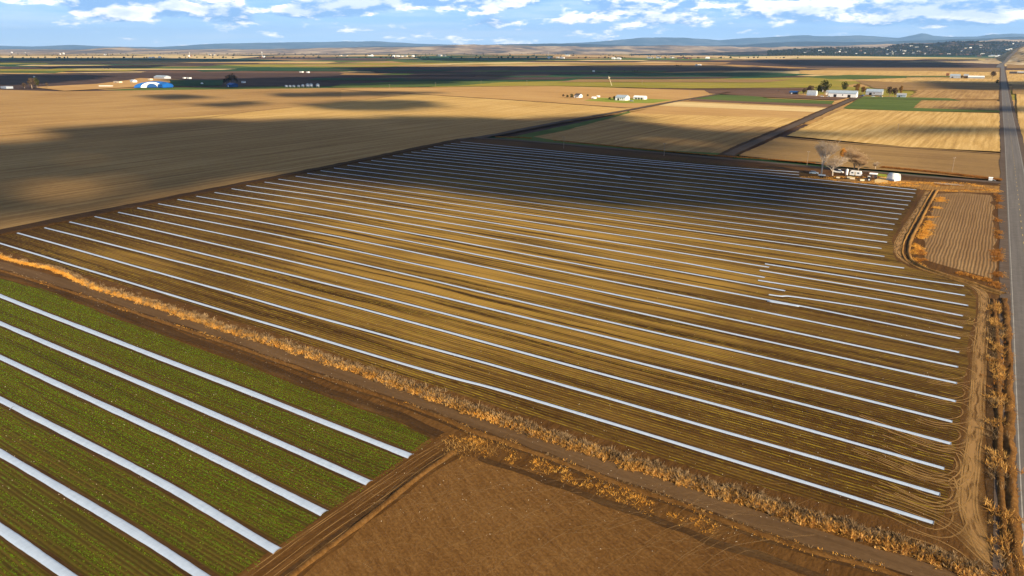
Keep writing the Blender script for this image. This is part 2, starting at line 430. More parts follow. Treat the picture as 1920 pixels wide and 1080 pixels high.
def film():
    m_, k, out = newmat('white_row_film')
    uv = k.n('ShaderNodeUVMap').outputs[0]
    n1 = k.noise(k.vm('MULTIPLY', uv, (.25, 5.0, 0)), 1.0, 5.0, .65)
    n2 = k.noise(k.vm('MULTIPLY', uv, (1.6, 1.0, 0)), 1.0, 4.0, .7)
    n1 = k.m('ADD', k.m('MULTIPLY', n1, .6), k.m('MULTIPLY', k.noise(k.vm('MULTIPLY', uv, (.06, 16.0, 0)), 1.0, 3.0, .6), .4))
    dirt = k.mr(k.noise(k.vm('MULTIPLY', uv, (.5, 6.0, 0)), 1.0, 5.0, .7), .56, .78, 0, .5)
    c = k.ramp(k.m('ADD', k.m('MULTIPLY', n1, .6), k.m('MULTIPLY', n2, .4)), [(.35, (.31, .385, .50)), (.6, (.44, .52, .64))])
    v_ = k.n('ShaderNodeSeparateXYZ', {0: uv}).outputs[1]
    rim = k.m('MULTIPLY', k.mr(k.m('ABSOLUTE', k.m('SUBTRACT', v_, .5)), .36, .5), k.mr(n2, .45, .6))
    c = k.mix(k.m('MAXIMUM', k.m('MULTIPLY', dirt, .5), k.m('MULTIPLY', rim, .6)), c, (.36, .27, .19))
    b = bsdf(k, out, Base_Color=c, Roughness=.42)
    b.inputs['Specular IOR Level'].default_value = .35
    k.put(b.inputs['Normal'], k.n('ShaderNodeBump', {'Strength': .5, 'Distance': .05, 'Height': k.m('ADD', n1, n2)}).outputs[0])
    return m_
M['film'] = film()
M['hoop'] = plain('hoop_metal', (.30, .31, .33), .5, .1, 3, .6)
M['dark'] = plain('dark_opening', (.02, .02, .025), .9, .1)
M['white'] = plain('white_paint', (.80, .79, .76), .6, .06, .4)
M['cream'] = plain('cream_paint', (.66, .56, .40), .7, .1, .4)
M['grey'] = plain('grey_metal', (.42, .44, .47), .5, .12, .5)
M['steel'] = plain('galvanised_steel', (.52, .55, .58), .4, .12, .5, .5)
M['bluegrey'] = plain('blue_grey_roof', (.30, .37, .45), .5, .1, .5)
M['blue'] = plain('blue_metal', (.008, .10, .36), .45, .12, .4)
M['blue_dark'] = plain('dark_blue_metal', (.015, .07, .22), .5, .12, .4)
M['brown'] = plain('brown_wood', (.17, .10, .055), .85, .2, 1)
M['darkroof'] = plain('dark_roof', (.07, .06, .06), .8, .15, 1)
M['rust'] = plain('rust_metal', (.22, .09, .04), .8, .25, 1)
M['black'] = plain('black_rubber', (.02, .02, .02), .8, .1)
M['glass'] = plain('dark_glass', (.03, .045, .06), .1, .05, 1, 0, .6)
M['red'] = plain('red_paint', (.45, .05, .03), .5, .1)
M['orange'] = plain('orange_paint', (.60, .17, .03), .5, .15)
M['wood'] = plain('pole_wood', (.30, .22, .15), .9, .2, 1)
M['hay'] = plain('hay', (.50, .34, .12), .95, .3, 3)
M['stone'] = plain('stone_chalk', (.62, .52, .38), .9, .2, 3)
# ------------------------------------------------------------------ ground
Gs = 1.0
S_ = 42000
mesh('ground', [(-S_, -3000, -1.1), (S_, -3000, -1.1), (S_, S_, -1.1), (-S_, S_, -1.1)], [(0, 1, 2, 3)], M['ground'])['kind'] = 'structure'
# patchwork of far fields on the section grid
GA = R(31.0)
gn = np.array([math.sin(GA), math.cos(GA)]); gr = np.array([math.cos(GA), -math.sin(GA)])
pal = ['tan', 'tan_bright', 'straw', 'tan_brown', 'orange_tan', 'plough', 'plough', 'plough_red', 'plough', 'green_dark', 'green_mid', 'green_dark', 'green_yellow', 'plough_red', 'plough', 'straw']
V, Fc, MI = [], [], []
rr = random.Random(5)
v0 = -600.0
while v0 < 15500:
    hv = rr.uniform(130, 300) * (1 + max(0, v0) / 3800)
    u0 = -16000.0
    while u0 < 13000:
        wu = rr.uniform(350, 1100) * (1 + max(0, v0) / 9000)
        cs = [gr * u0 + gn * v0, gr * (u0 + wu) + gn * v0, gr * (u0 + wu) + gn * (v0 + hv), gr * u0 + gn * (v0 + hv)]
        cy = sum(c[1] for c in cs) / 4; cx = sum(c[0] for c in cs) / 4
        if 420 < cy < 17500 and abs(cx) < cy * .9 + 900:
            b = len(V)
            nsub = max(1, int(wu / 150))
            V += [(c[0], c[1], -1.03) for c in cs]
            Fc.append((b, b + 1, b + 2, b + 3))
            MI.append(rr.randrange(len(pal)))
        u0 += wu
    v0 += hv
mesh('farmland', V, Fc, None, mats=[M[p] for p in pal], midx=MI)['kind'] = 'structure'
# traced fields; z grows with the order in which they lie over each other
FZ = [-1.0]
def F_(name, mat, *pts, jag=.6, dz=None):
    FZ[0] += dz or (.02 if FZ[0] < -.3 else .004)
    return field(name, pts, M[mat], FZ[0], jag=jag)
# --- far bands (y 98 .. 165)
rs = random.Random(77)
def thin_strips(n, ylo, yhi):
    for _ in range(n):
        y = ylo + (yhi - ylo) * rs.random() ** 1.3; x0 = rs.uniform(-100, 1750); w_ = rs.uniform(90, 420); th_ = (y - 90) * rs.uniform(.04, .10)
        x1 = min(x0 + w_, 1872); sk = rs.uniform(10, 60)
        if x1 < x0 + 60: continue
        F_('field', rs.choice(pal), (x0, y), (x1, y + rs.uniform(-.3, .5)), (x1 - sk, y + th_), (x0 - sk * .7, y + th_ * rs.uniform(.7, 1)), jag=2, dz=.005)
thin_strips(45, 97, 150)
for mt, pts in [
    ('green_dark', ((-60, 108), (420, 108), (560, 114), (300, 116), (-60, 112))),
    ('straw', ((-60, 104), (500, 105), (440, 110), (-60, 108))),
    ('plough', ((-60, 127), (330, 120), (900, 118), (780, 132), (300, 133), (-60, 137))),
    ('plough', ((-60, 139), (240, 135), (640, 137), (900, 140), (840, 158), (400, 162), (-60, 166))),
    ('tan_bright', ((-60, 131), (110, 134), (150, 136), (60, 138), (-60, 137))),
    ('green_mid', ((230, 126), (420, 122), (620, 121), (700, 125), (400, 131), (200, 130))),
    ('straw', ((700, 120), (1000, 115), (1240, 119), (960, 127), (720, 124))),
    ('orange_tan', ((860, 122), (1010, 117), (1260, 117), (1330, 120), (1000, 127))),
    ('green_dark', ((350, 128), (700, 122), (860, 121), (720, 128), (380, 134))),
    ('green_yellow', ((400, 121), (680, 119), (900, 117), (700, 123), (480, 125))),
    ('green_dark', ((760, 104), (1040, 104), (1020, 113), (800, 113))),
    ('green_mid', ((720, 113), (1060, 111), (1100, 114), (900, 117), (760, 117))),
    ('plough', ((660, 127), (1000, 124), (1340, 122), (1500, 128), (1120, 138), (740, 142))),
    ('green_dark', ((740, 148), (980, 141), (1150, 137), (1420, 135), (1530, 139), (1420, 146), (1000, 152), (760, 156))),
    ('green_yellow', ((760, 158), (900, 154), (1200, 149), (1420, 146), (1540, 144), (1640, 152), (1560, 163), (1300, 165), (1080, 163), (820, 163))),
    ('green_mid', ((640, 157), (760, 152), (960, 152), (860, 160), (700, 165), (620, 163))),
    ('green_dark', ((1330, 102), (1560, 101), (1880, 101), (1872, 109), (1560, 110), (1400, 108))),
    ('straw', ((1330, 107), (1500, 104), (1880, 109), (1600, 112), (1400, 111))),
    ('plough', ((1320, 114), (1500, 111), (1874, 113), (1876, 127), (1600, 129), (1450, 124), (1330, 119))),
    ('tan_brown', ((1480, 127), (1876, 127), (1876, 134), (1560, 133), (1470, 130))),
    ('tan_bright', ((1500, 131), (1740, 133), (1876, 135), (1876, 146), (1620, 144), (1500, 138))),
    ('green_mid', ((1510, 144), (1590, 140), (1700, 142), (1700, 146), (1560, 148))),
    ('tan_bright', ((1560, 150), (1700, 146), (1875, 147), (1875, 157), (1700, 156))),
    ('tan_brown', ((1600, 150), (1690, 154), (1875, 156), (1875, 170), (1760, 172), (1640, 165))),
    ('tan', ((1720, 168), (1876, 169), (1876, 186), (1705, 184))),
    ('tan_brown', ((1890, 118), (1960, 118), (1960, 128), (1887, 128))),
    ('tan_bright', ((1886, 131), (1960, 131), (1960, 158), (1888, 158))),
    ('straw', ((1892, 108), (1960, 106), (1960, 117), (1890, 117))),
]:
    F_('field', mt, *pts, jag=3)
thin_strips(34, 97, 140)
thin_strips(26, 101, 150)
# --- the middle distance
FZ[0] = -.16
F_('field', 'tan', (-400, 172), (0, 168), (110, 171), (700, 164), (1040, 161), (1350, 170), (1345, 177), (1200, 206), (925, 251), (880, 258), (840, 263), (430, 349), (0, 432), (-300, 490))
F_('field', 'orange_tan', (640, 168), (700, 165), (1040, 161.5), (1350, 170), (1330, 178), (1190, 201), (1000, 190), (780, 176), (640, 185))
F_('field', 'tan_bright', (640, 190), (722, 182), (775, 176), (1000, 190), (1185, 203), (1120, 217), (900, 225), (640, 222), (300, 222), (440, 213), (560, 200))
F_('field', 'orange_tan', (60, 163), (180, 157), (240, 150), (262, 146), (330, 148), (355, 151), (330, 154), (250, 163), (120, 170))
F_('field', 'green_dark', (318, 150), (420, 150), (416, 160), (322, 161))
F_('lawn', 'lawn', (1095, 188), (1125, 183), (1215, 185), (1262, 187), (1225, 193), (1170, 193))
F_('field', 'tan', (950, 258), (1060, 238), (1180, 212), (1290, 188), (1560, 198), (1590, 202), (1350, 290), (1240, 283), (1060, 268))
F_('field', 'straw', (1262, 190), (1560, 203), (1540, 210), (1235, 198), (1240, 194))
F_('field', 'orange_tan', (1235, 198), (1540, 210), (1510, 222), (1180, 212))
F_('field', 'tan_bright', (1160, 217), (1180, 212), (1510, 222), (1470, 238), (1260, 232), (1140, 225))
F_('grass', 'green_mid', (945, 259), (990, 250), (1160, 214), (1180, 207), (1182, 211), (1060, 244), (1000, 256), (1060, 266), (1240, 281), (1355, 287), (1350, 291), (1240, 284), (1060, 269))
F_('field', 'green_mid', (1318, 181), (1335, 177), (1420, 180), (1440, 184), (1565, 189), (1560, 195), (1400, 190), (1300, 186))
F_('field', 'plough_red', (1300, 185), (1400, 190), (1560, 195), (1572, 198), (1560, 201), (1290, 189))
F_('field', 'plough_red', (1318, 168), (1478, 168), (1500, 178), (1590, 183), (1570, 187), (1440, 182), (1330, 175))
F_('field', 'green_mid', (1618, 180), (1780, 184), (1876, 205), (1876, 210), (1700, 208), (1580, 203))
F_('field', 'tan', (1728, 188), (1876, 190), (1876, 207), (1712, 202))
F_('field', 'tan_bright', (1580, 204), (1700, 208), (1876, 212), (1876, 284), (1700, 275), (1475, 254))
F_('field', 'tan_brown', (1462, 256), (1600, 268), (1876, 287), (1877, 338), (1760, 327), (1600, 314), (1385, 291))
F_('field', 'tan_bright', (1905, 170), (2000, 172), (2060, 330), (1915, 318))
F_('field', 'tan_brown', (1897, 158), (2000, 159), (2010, 178), (1899, 176))
F_('field', 'orange_tan', (1920, 330), (2100, 340), (2300, 700), (1975, 700))
# --- home fields
F_('field', 'head', (-260, 505), (0, 436), (430, 352), (860, 264), (900, 260), (1240, 287), (1520, 312), (1880, 345), (1892, 470), (1935, 1000), (1970, 1130), (800, 1130), (-260, 1130), dz=.012)
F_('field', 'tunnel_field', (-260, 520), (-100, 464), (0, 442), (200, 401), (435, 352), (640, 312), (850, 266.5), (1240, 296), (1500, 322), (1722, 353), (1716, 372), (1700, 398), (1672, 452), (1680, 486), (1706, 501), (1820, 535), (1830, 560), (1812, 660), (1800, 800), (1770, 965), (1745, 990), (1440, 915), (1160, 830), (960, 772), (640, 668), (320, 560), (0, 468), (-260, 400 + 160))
F_('field', 'green_field', (-160, 480), (0, 521), (75, 540), (250, 607), (475, 687), (605, 740), (730, 782), (818, 826), (782, 856), (705, 908), (615, 970), (530, 1036), (455, 1095), (330, 1210), (-160, 1210))
F_('field', 'soil', (858, 852), (960, 872), (1100, 925), (1240, 975), (1350, 1017), (1440, 1045), (1620, 1110), (1650, 1240), (330, 1240), (548, 1078), (700, 960))
F_('field', 'plot', (1757, 363), (1800, 361), (1858, 366), (1864, 420), (1869, 500), (1860, 522), (1790, 503), (1738, 488), (1728, 470), (1735, 430), (1748, 385), jag=.9)
F_('field', 'dust', (1500, 331), (1560, 335), (1640, 337), (1700, 338), (1882, 349), (1884, 362), (1800, 360), (1752, 358), (1700, 350), (1600, 341), (1500, 333), jag=.5)
ZF = FZ[0]
# ------------------------------------------------------------------ roads, tracks
RC_ = [0]
def flat(w_): return [(-w_ / 2, 0), (-w_ / 6, 0), (w_ / 6, 0), (w_ / 2, 0)]
def ribbon(name, pts, w_, mat, z, jag=.25, step=3, widths=None, raw=False):
    P = [np.array(p, float) for p in pts] if raw else px(*pts)
    RC_[0] += 1; z += RC_[0] * .0004
    V, Fc, U = ribbon_arrays(P, flat(w_), step=step, z=z, jag=jag, widths=widths, seed=len(bpy.data.objects))
    return tag(mesh(name, V, Fc, mat, uv=U), kind='structure')
Z1 = ZF + .006
ribbon('field_lane', ((-300, 286), (0, 254), (166, 243), (267, 232), (390, 220), (500, 205), (640, 192), (722, 182), (775, 175)), 2.2, M['tan_brown'], Z1, .5)
ribbon('field_lane', ((640, 168), (700, 172), (780, 176), (1000, 190), (1175, 202.5)), 5, M['soil_dark'], Z1, .6)
ribbon('dirt_road', ((-260, 492), (0, 435), (430, 350), (640, 308), (850, 264.5), (925, 253), (1060, 227), (1180, 206), (1260, 191), (1340, 177.5), (1370, 172)), 9, M['soil_dark'], Z1 + .004, .7)
ribbon('dirt_road', ((860, 261), (925, 252.5), (1060, 226.5), (1180, 205.5), (1260, 191), (1345, 176.7)), 6, M['road_dirt'], Z1 + .008, .3)
ribbon('dirt_road', ((1352, 296), (1400, 272), (1500, 228.5), (1560, 202), (1612, 180)), 11, M['soil_dark'], Z1 + .012, .6)
ribbon('dirt_road', ((1366, 290), (1400, 273.5), (1500, 229.5), (1560, 202.5), (1616, 178.5)), 6.5, M['road_dirt'], Z1 + .016, .3)
ribbon('dirt_road', ((878, 259), (960, 263), (1057, 271), (1240, 288), (1440, 306), (1600, 320.5), (1720, 331), (1884, 344)), 10, M['soil_dark'], Z1 + .020, .6)
ribbon('dirt_road', ((890, 258), (960, 262), (1057, 270), (1240, 286.5), (1440, 304.5), (1600, 319), (1720, 329.5), (1890, 343)), 5.5, M['road_dirt'], Z1 + .024, .3)
ribbon('field_lane', ((1470, 258), (1600, 270), (1876, 289)), 3, M['soil_dark'], Z1 + .004, .5)
ribbon('field_lane', ((1300, 166), (1480, 167), (1560, 168), (1720, 170)), 6, M['soil_dark'], Z1 + .004, 1)
ribbon('field_lane', ((1610, 184), (1700, 186), (1876, 189)), 7, M['soil_dark'], Z1 + .004, 1)
ribbon('field_lane', ((700, 165), (1040, 161), (1350, 169)), 6, M['soil_dark'], Z1 + .004, 1)
# the paved highway on the right
RC = [G(2030, 1330), G(1995, 1100), G(1956, 780), G(1922, 480), G(1896, 260), G(1887, 195), G(1882, 152), G(1880, 129), G(1879.5, 118.5)]
hw, _t = smooth_path(RC, 12)
ribbon('gravel_verge', hw, 13.5, M['road_dirt'], Z1 + .030, .5, raw=True, step=8)
ribbon('highway', hw, 8.2, M['asphalt'], Z1 + .036, 0, raw=True, step=8)
T_, N_ = frame(hw)
for off, mt, nm in ((-3.7, 'line_white', 'edge_line'), (3.7, 'line_white', 'edge_line')):
    ribbon(nm, hw + N_ * off, .16, M[mt], Z1 + .042, 0, raw=True, step=8)
fine, ft = smooth_path(RC, 3)
its = []
for i in range(0, len(fine) - 2, 4):
    if fine[i][1] < 1500:
        its.append(dict(path=fine[i:i + 2], prof=flat(.22), step=3))
tag(ribbons('centre_line', its, M['line_yellow'], z=Z1 + .042), kind='structure')
# service track along the diagonal grass strip
ribbon('dirt_track', ((-260, 420), (0, 497), (112, 530), (225, 566), (312, 595), (400, 624), (475, 650), (600, 690), (730, 735), (830, 770), (960, 812), (1071, 853), (1182, 893), (1265, 921), (1349, 950), (1440, 983), (1560, 1020), (1700, 1066), (1800, 1100)), 4.6, M['track'], Z1, .35, step=2)
ribbon('headland_track', ((858, 826), (830, 842), (770, 884), (700, 934), (620, 992), (520, 1066), (400, 1160)), 6.8, M['head'], Z1, .5, step=2)
# headland lane round the right end of the tunnels
LANE = ((1905, 1100), (1880, 1062), (1850, 1040), (1825, 990), (1815, 940), (1822, 860), (1828, 800), (1832, 740), (1835, 680), (1840, 620), (1846, 575), (1840, 548), (1815, 530), (1770, 514), (1715, 497), (1690, 482), (1684, 462), (1690, 445), (1705, 420), (1722, 395), (1735, 370), (1742, 358))
ribbon('dirt_lane', LANE, 3.8, M['lane'], Z1 + .004, .35, step=1.5, widths=[1.4, 1.1, .9, .8, .8, .85, 1.0, 1.1, 1.1, 1.0])
# ------------------------------------------------------------------ tyre marks
tm = []
def marks(pts, offs=(-.85, .85), w_=.4, raw=False):
    P, t = smooth_path([np.array(p, float) for p in pts] if raw else px(*pts), 1.2)
    T, N2 = frame(P)
    for o in offs:
        tm.append(dict(path=P + N2 * (o + .35 * (vnoise(t / 9, len(tm)) - .5))[:, None], prof=[(-w_ / 2, 0), (0, .0), (w_ / 2, 0)], step=1.2))
marks(LANE, (-1.15, -.75, .6, 1.0), .34)
for i, (y1, y2, xb, xs) in enumerate([(606, 590, 1826, 1690), (629, 604, 1838, 1720), (658, 628, 1832, 1740), (715, 690, 1822, 1720), (752, 722, 1818, 1730), (792, 756, 1816, 1735), (835, 800, 1812, 1710), (896, 850, 1806, 1650), (905, 842, 1812, 1600), (955, 885, 1806, 1640), (948, 900, 1795, 1680), (1000, 940, 1800, 1660)]):
    s1 = (y1 - 690) * .0007 + .26
    P = [(xs, y1 - (xb - 55 - xs) * s1), (xb - 55, y1 - 2), (xb - 14, y1 - (y1 - y2) * .12), (xb, (y1 + y2) / 2), (xb - 16, y2 + (y1 - y2) * .05), (xb - 60, y2 - 12 * s1), (xs + 10, y2 - (xb - 60 - xs) * s1)]
    marks(P, (-.8, .8) if i % 2 else (-.9, -.2, .7), .34)
marks(((1640, 930), (1735, 962), (1790, 990), (1835, 1030), (1880, 1075), (1925, 1130)), (-1.0, -.3, .5, 1.2), .3)
marks(((1700, 1000), (1760, 1020), (1810, 1050), (1850, 1090)), (-.8, .8), .35)
marks(((1500, 495), (1600, 503), (1700, 512), (1790, 527), (1840, 560)), (-.8, .8), .3)
marks(((860, 832), (800, 868), (700, 938), (600, 1008), (480, 1098)), (-2.5, -1.9, -.7, .6, 1.7), .2)
rr = random.Random(3)
tm_main = tm; tm = []
for i in range(120):                     # sweeping harrow marks over the bare field
    x0, y0_ = rr.uniform(600, 1350), rr.uniform(925, 1085)
    k_ = rr.uniform(.15, .7)
    marks(((x0, y0_), (x0 + 90 * k_, y0_ - 62 * k_ - rr.uniform(-8, 10)), (x0 + 210 * k_, y0_ - 105 * k_ + rr.uniform(-5, 20)), (x0 + 330 * k_, y0_ - 118 * k_ + rr.uniform(0, 40))), (rr.uniform(-.3, .3),), rr.uniform(.07, .16))
tag(ribbons('harrow_marks', tm, tyre((.30, .165, .055), .5, .1, .36, .60, .75, 'harrow_marks'), z=Z1 + .012), kind='structure')
tag(ribbons('tyre_marks', tm_main, M['tyre'], z=Z1 + .03), kind='structure')
# ------------------------------------------------------------------ banks and ditches
def bank(name, pts, prof, mat, jz=.35, step=1.5, z=None, jag=.15):
    P = px(*pts)
    V, Fc, U = ribbon_arrays(P, prof, step=step, z=ZF if z is None else z, jag=jag, jz=jz, seed=len(bpy.data.objects))
    return tag(mesh(name, V, Fc, mat, uv=U, smooth=False), kind='structure')
def ridge(c, w_, h_): return [(c - w_ / 2, -.05), (c - w_ * .25, h_ * .8), (c, h_), (c + w_ * .25, h_ * .75), (c + w_ / 2, -.05)]
DT = ((1752, 356), (1735, 385), (1714, 425), (1702, 448), (1697, 470), (1702, 486), (1722, 500), (1770, 517), (1818, 531), (1850, 543), (1880, 552))
bank('ditch_bank', DT, ridge(-.75, .9, .22), M['dust'])
bank('ditch_bank', DT, ridge(1.0, 1.3, .42), M['dust'])
ribbon('ditch_bed', DT, 1.2, M['soil_dark'], Z1 + .012, .1)
DR = ((1853, 560), (1858, 620), (1860, 700), (1860, 800), (1861, 900), (1868, 1000), (1882, 1110))
DB = tuple((x + 30 + (y - 560) * .012, y) for x, y in DR)
bank('ditch_bank', DR, ridge(1.0, 1.2, .3), M['soil'])
ribbon('ditch_bed', tuple((x + 10 + (y - 560) * .008, y) for x, y in DR), 3.4, M['soil_dark'], Z1 + .004, .3)
bank('ditch_bank', DB, ridge(0, 1.8, .38), M['soil'], jz=.7, jag=.3)
ribbon('ditch_bed', tuple((x + 13 + (y - 560) * .015, y) for x, y in DB), 1.9, M['soil_dark'], Z1 + .004, .15)
# plough ridge between the track and the near fields, furrow on its dark side
FR = ((-260, 433), (0, 507), (112, 541), (225, 577), (312, 606), (400, 635), (475, 661), (630, 715), (730, 748), (825, 783), (880, 806), (960, 834), (1071, 873), (1182, 915), (1265, 941), (1349, 974), (1440, 1006), (1523, 1034), (1634, 1062), (1740, 1100))
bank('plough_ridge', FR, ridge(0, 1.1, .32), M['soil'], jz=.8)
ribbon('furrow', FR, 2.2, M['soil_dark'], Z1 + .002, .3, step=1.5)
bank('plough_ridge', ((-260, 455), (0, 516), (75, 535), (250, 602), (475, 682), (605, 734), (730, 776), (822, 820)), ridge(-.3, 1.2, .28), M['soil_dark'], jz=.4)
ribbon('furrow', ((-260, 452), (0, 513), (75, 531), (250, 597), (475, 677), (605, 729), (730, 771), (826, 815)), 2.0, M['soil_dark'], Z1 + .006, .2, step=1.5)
bank('plough_ridge', ((850, 846), (780, 896), (700, 962), (620, 1022), (545, 1080), (440, 1170)), ridge(0, 1.3, .20), M['soil'], jz=.5)
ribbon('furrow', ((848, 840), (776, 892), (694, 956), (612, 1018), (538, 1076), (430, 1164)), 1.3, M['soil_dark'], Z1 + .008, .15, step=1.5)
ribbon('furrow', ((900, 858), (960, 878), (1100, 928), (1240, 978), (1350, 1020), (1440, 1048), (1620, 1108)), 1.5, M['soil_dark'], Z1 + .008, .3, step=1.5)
bank('plough_ridge', ((0, 440), (200, 400), (435, 351), (640, 310), (850, 266)), ridge(0, 1.6, .4), M['soil_dark'])
# ------------------------------------------------------------------ white row tunnels
TL = [(-120, 420), (33, 437), (85, 427), (132, 416), (179, 406), (223, 398), (259, 390), (298, 382), (334, 374), (369, 368), (403, 361), (435, 354), (463, 348), (497, 341.5), (523, 336), (555, 330.5), (577, 325), (602, 320), (627, 315), (652, 310), (673, 305), (697, 301), (717, 297), (737, 292), (757, 289), (772, 285), (791, 282), (803, 279), (814, 275), (832, 272), (846, 269), (864, 266)]
TM_ = {1: (640, 648), 2: (640, 607), 3: (640, 569), 4: (640, 539), 5: (640, 511.7), 6: (640, 486.7), 7: (640, 465), 8: (640, 445), 9: (640, 428), 10: (640, 413), 11: (640, 398), 12: (640, 385), 13: (640, 373), 14: (640, 362.7), 15: (640, 352)}
TR = [(1750, 980), (1762, 927), (1770, 878), (1783, 832), (1785, 790), (1792, 752.5), (1794, 718.5), (1796, 688), (1798, 660), (1800, 634), (1805, 614.5), (1805, 592), (1815, 573), (1809, 554), (1807, 536), (1695, 502.5), (1658, 481), (1652.5, 466), (1663, 454), (1663.6, 441.6), (1674, 431), (1677, 420.5), (1684, 411), (1690, 401.7), (1695.5, 392.5), (1702.5, 384.7), (1707.5, 377), (1712, 369.4), (1716, 362.5), (1718, 356), (1498, 328), (1498, 322.8)]
TQ = [882.8, 832.8, 785, 741, 705, 671.7, 640, 612.8, 586, 563, 553, 528.6, 508.6, 495.8, 481.5, 466.4, 451.7, 438, 426, 414, 403, 392, 382, 373, 365, 356.7, 349, 342, 334, 328, 322.5, 319]
TW = {0: (960, 737.5), 1: (960, 695), 2: (960, 656), 3: (960, 620.5), 4: (960, 589), 5: (960, 561)}
ORD = 'nearest second third fourth fifth sixth seventh eighth ninth tenth eleventh twelfth thirteenth fourteenth fifteenth sixteenth seventeenth eighteenth nineteenth twentieth twenty-first twenty-second twenty-third twenty-fourth twenty-fifth twenty-sixth twenty-seventh twenty-eighth twenty-ninth thirtieth thirty-first farthest'.split()
def tunnel(P, wd, hg, label, group, seed, vent=False):
    P = [np.array(p) for p in P]
    base = P[-1]
    Q, t = smooth_path(P, .8)
    T, N2 = frame(Q)
    rt = empty('row_tunnel', (base[0], base[1], ZF))
    tag(rt, label, 'row cover', group)
    k = 9
    n = len(Q)
    j = np.arange(k); a = j / (k - 1) * math.pi
    V = np.zeros((n, k, 3)); UV = np.zeros((n, k, 2))
    sag = 1 - .09 * np.abs(np.sin(t * math.pi / 2.4))
    wv = 1 + .16 * (vnoise(t / 6, seed) - .5) + .08 * (vnoise(t / 1.3, seed + 3) - .5)
    wob = .28 * (vnoise(t / 24, seed + 5) - .5)
    for i in range(k):
        off = -math.cos(a[i]) * wd / 2
        hh = hg * math.sin(a[i]) ** .8
        V[:, i, :2] = Q + N2 * (off * wv + wob)[:, None] - base
        V[:, i, 2] = .012 + hh * sag * (1 + .12 * (vnoise(t / 1.1, seed + i) - .5))
        UV[:, i, 0] = t + seed * 37; UV[:, i, 1] = i / (k - 1)
    # the film is pulled down towards the soil at the far right end, over the last hoop
    idx = np.arange(n * k).reshape(n, k)
    Fc = np.stack([idx[:-1, 1:].ravel(), idx[:-1, :-1].ravel(), idx[1:, :-1].ravel(), idx[1:, 1:].ravel()], 1)
    mesh('film', V.reshape(-1, 3), Fc, M['film'], rt, uv=UV.reshape(-1, 2), smooth=True)
    for e in (0, -1):                    # end hoops
        hb = MB()
        c = Q[e] - base; nn = N2[e]; tt = T[e] * (.04 if e else -.04)
        pts = [(c[0] + nn[0] * (-math.cos(x) * wd * .53) + tt[0], c[1] + nn[1] * (-math.cos(x) * wd * .53) + tt[1], .01 + hg * 1.1 * math.sin(x) ** .8) for x in np.linspace(0, math.pi, 9)]
        for p, q in zip(pts, pts[1:]): hb.tube(p, q, .035, .035, 5)
        hb.build('hoop', M['hoop'], rt)
    return Q
M['film_flap'] = plain('white_film_flap', (.72, .74, .78), .5, .1, 2)
furrow_shades = []
SETS = []
for i in range(10):
    P = [TL[i]]
    if (i + 1) in TM_: P.append(TM_[i + 1])
    if i in TW: P.append(TW[i])
    P += [(1410, 556.5), (1437, 564), (1512, 576)] if i == 9 else [(1440, TQ[i])]
    SETS.append((P + [TR[i]], 'long white row tunnel nearest the golden grass strip' if i == 0 else ORD[i] + ' long white row tunnel counted from the golden grass strip'))
for i, e, m_ in ((10, (1472, 545.5), (1160, 489)), (11, (1434, 520), (1160, 471.5)), (12, (1442, 501), (1160, 455.5))):
    SETS.append(([TL[i], TM_[i + 1], m_, e], 'white row tunnel that breaks off mid field, %s of three from the grass strip' % ORD[i - 10].replace('nearest', 'first')))
for i, st, m_, q in ((10, [(1442, 552.5), (1464, 555.5), (1492, 557)], (1640, 580), 'first'), (11, [(1422, 525.5)], (1640, 560), 'second'), (12, [(1425, 507)], (1640, 542.5), 'third'), (13, [(1435, 494.5)], (1640, 527), 'fourth')):
    SETS.append((st + [m_, TR[i]], 'short white row tunnel from mid field to the dirt lane, %s of four counting upward' % q))
for i in range(13, 25):
    P = [TL[i]] + ([TM_[i + 1]] if (i + 1) in TM_ else []) + ([(1160, 440.5), (1410, 479)] if i == 13 else [(1440, TQ[i + 1])]) + [TR[i + 1]]
    SETS.append((P, ORD[i - 13].replace('nearest', 'first') + ' unbroken white row tunnel beyond the broken ones'))
SETS.append(([TL[25], (980, 306), (1110, 322), (1182, 333)], 'white row tunnel that peters out in the shaded back of the brown field'))
for i in range(26, 32):
    P = [TL[i], (1440, TQ[i]), TR[i]] if i < 30 else [TL[i], (1280, 306 + (3.2 if i == 30 else 0)), TR[i]]
    SETS.append((P, 'thin white row tunnel farthest away, beside the dirt road' if i == 31 else ORD[31 - i].replace('nearest', '') + ' thin white row tunnel counted from the back dirt road'))
for i, (P, lab) in enumerate(SETS):
    P = px(*P)
    Q = tunnel(P, .78 if i < 5 else .72 if i < 17 else .6, .16, lab, 'white row tunnels across the brown field', i)
    furrow_shades.append(dict(path=P, prof=flat(1.4), step=3))
gl = [((-300, 430), (770, 855)), ((-300, 470), (692, 905)), ((-300, 525), (608, 962)), ((-300, 585), (520, 1033)), ((-240, 700), (392, 1092)), ((-240, 822), (160, 1101))]
gl = [((0, 555), (475, 739), (770, 855)), ((0, 605), (350, 755), (692, 905)), ((0, 670), (300, 808), (608, 962)), ((0, 750), (250, 878), (520, 1033)), ((0, 850), (200, 965), (374, 1080)), ((0, 990), (130, 1080))]
gw = ['nearest the grass strip', 'second from the grass strip', 'third from the grass strip', 'fourth from the grass strip, creased at left', 'second from the bottom left corner', 'in the bottom left corner']
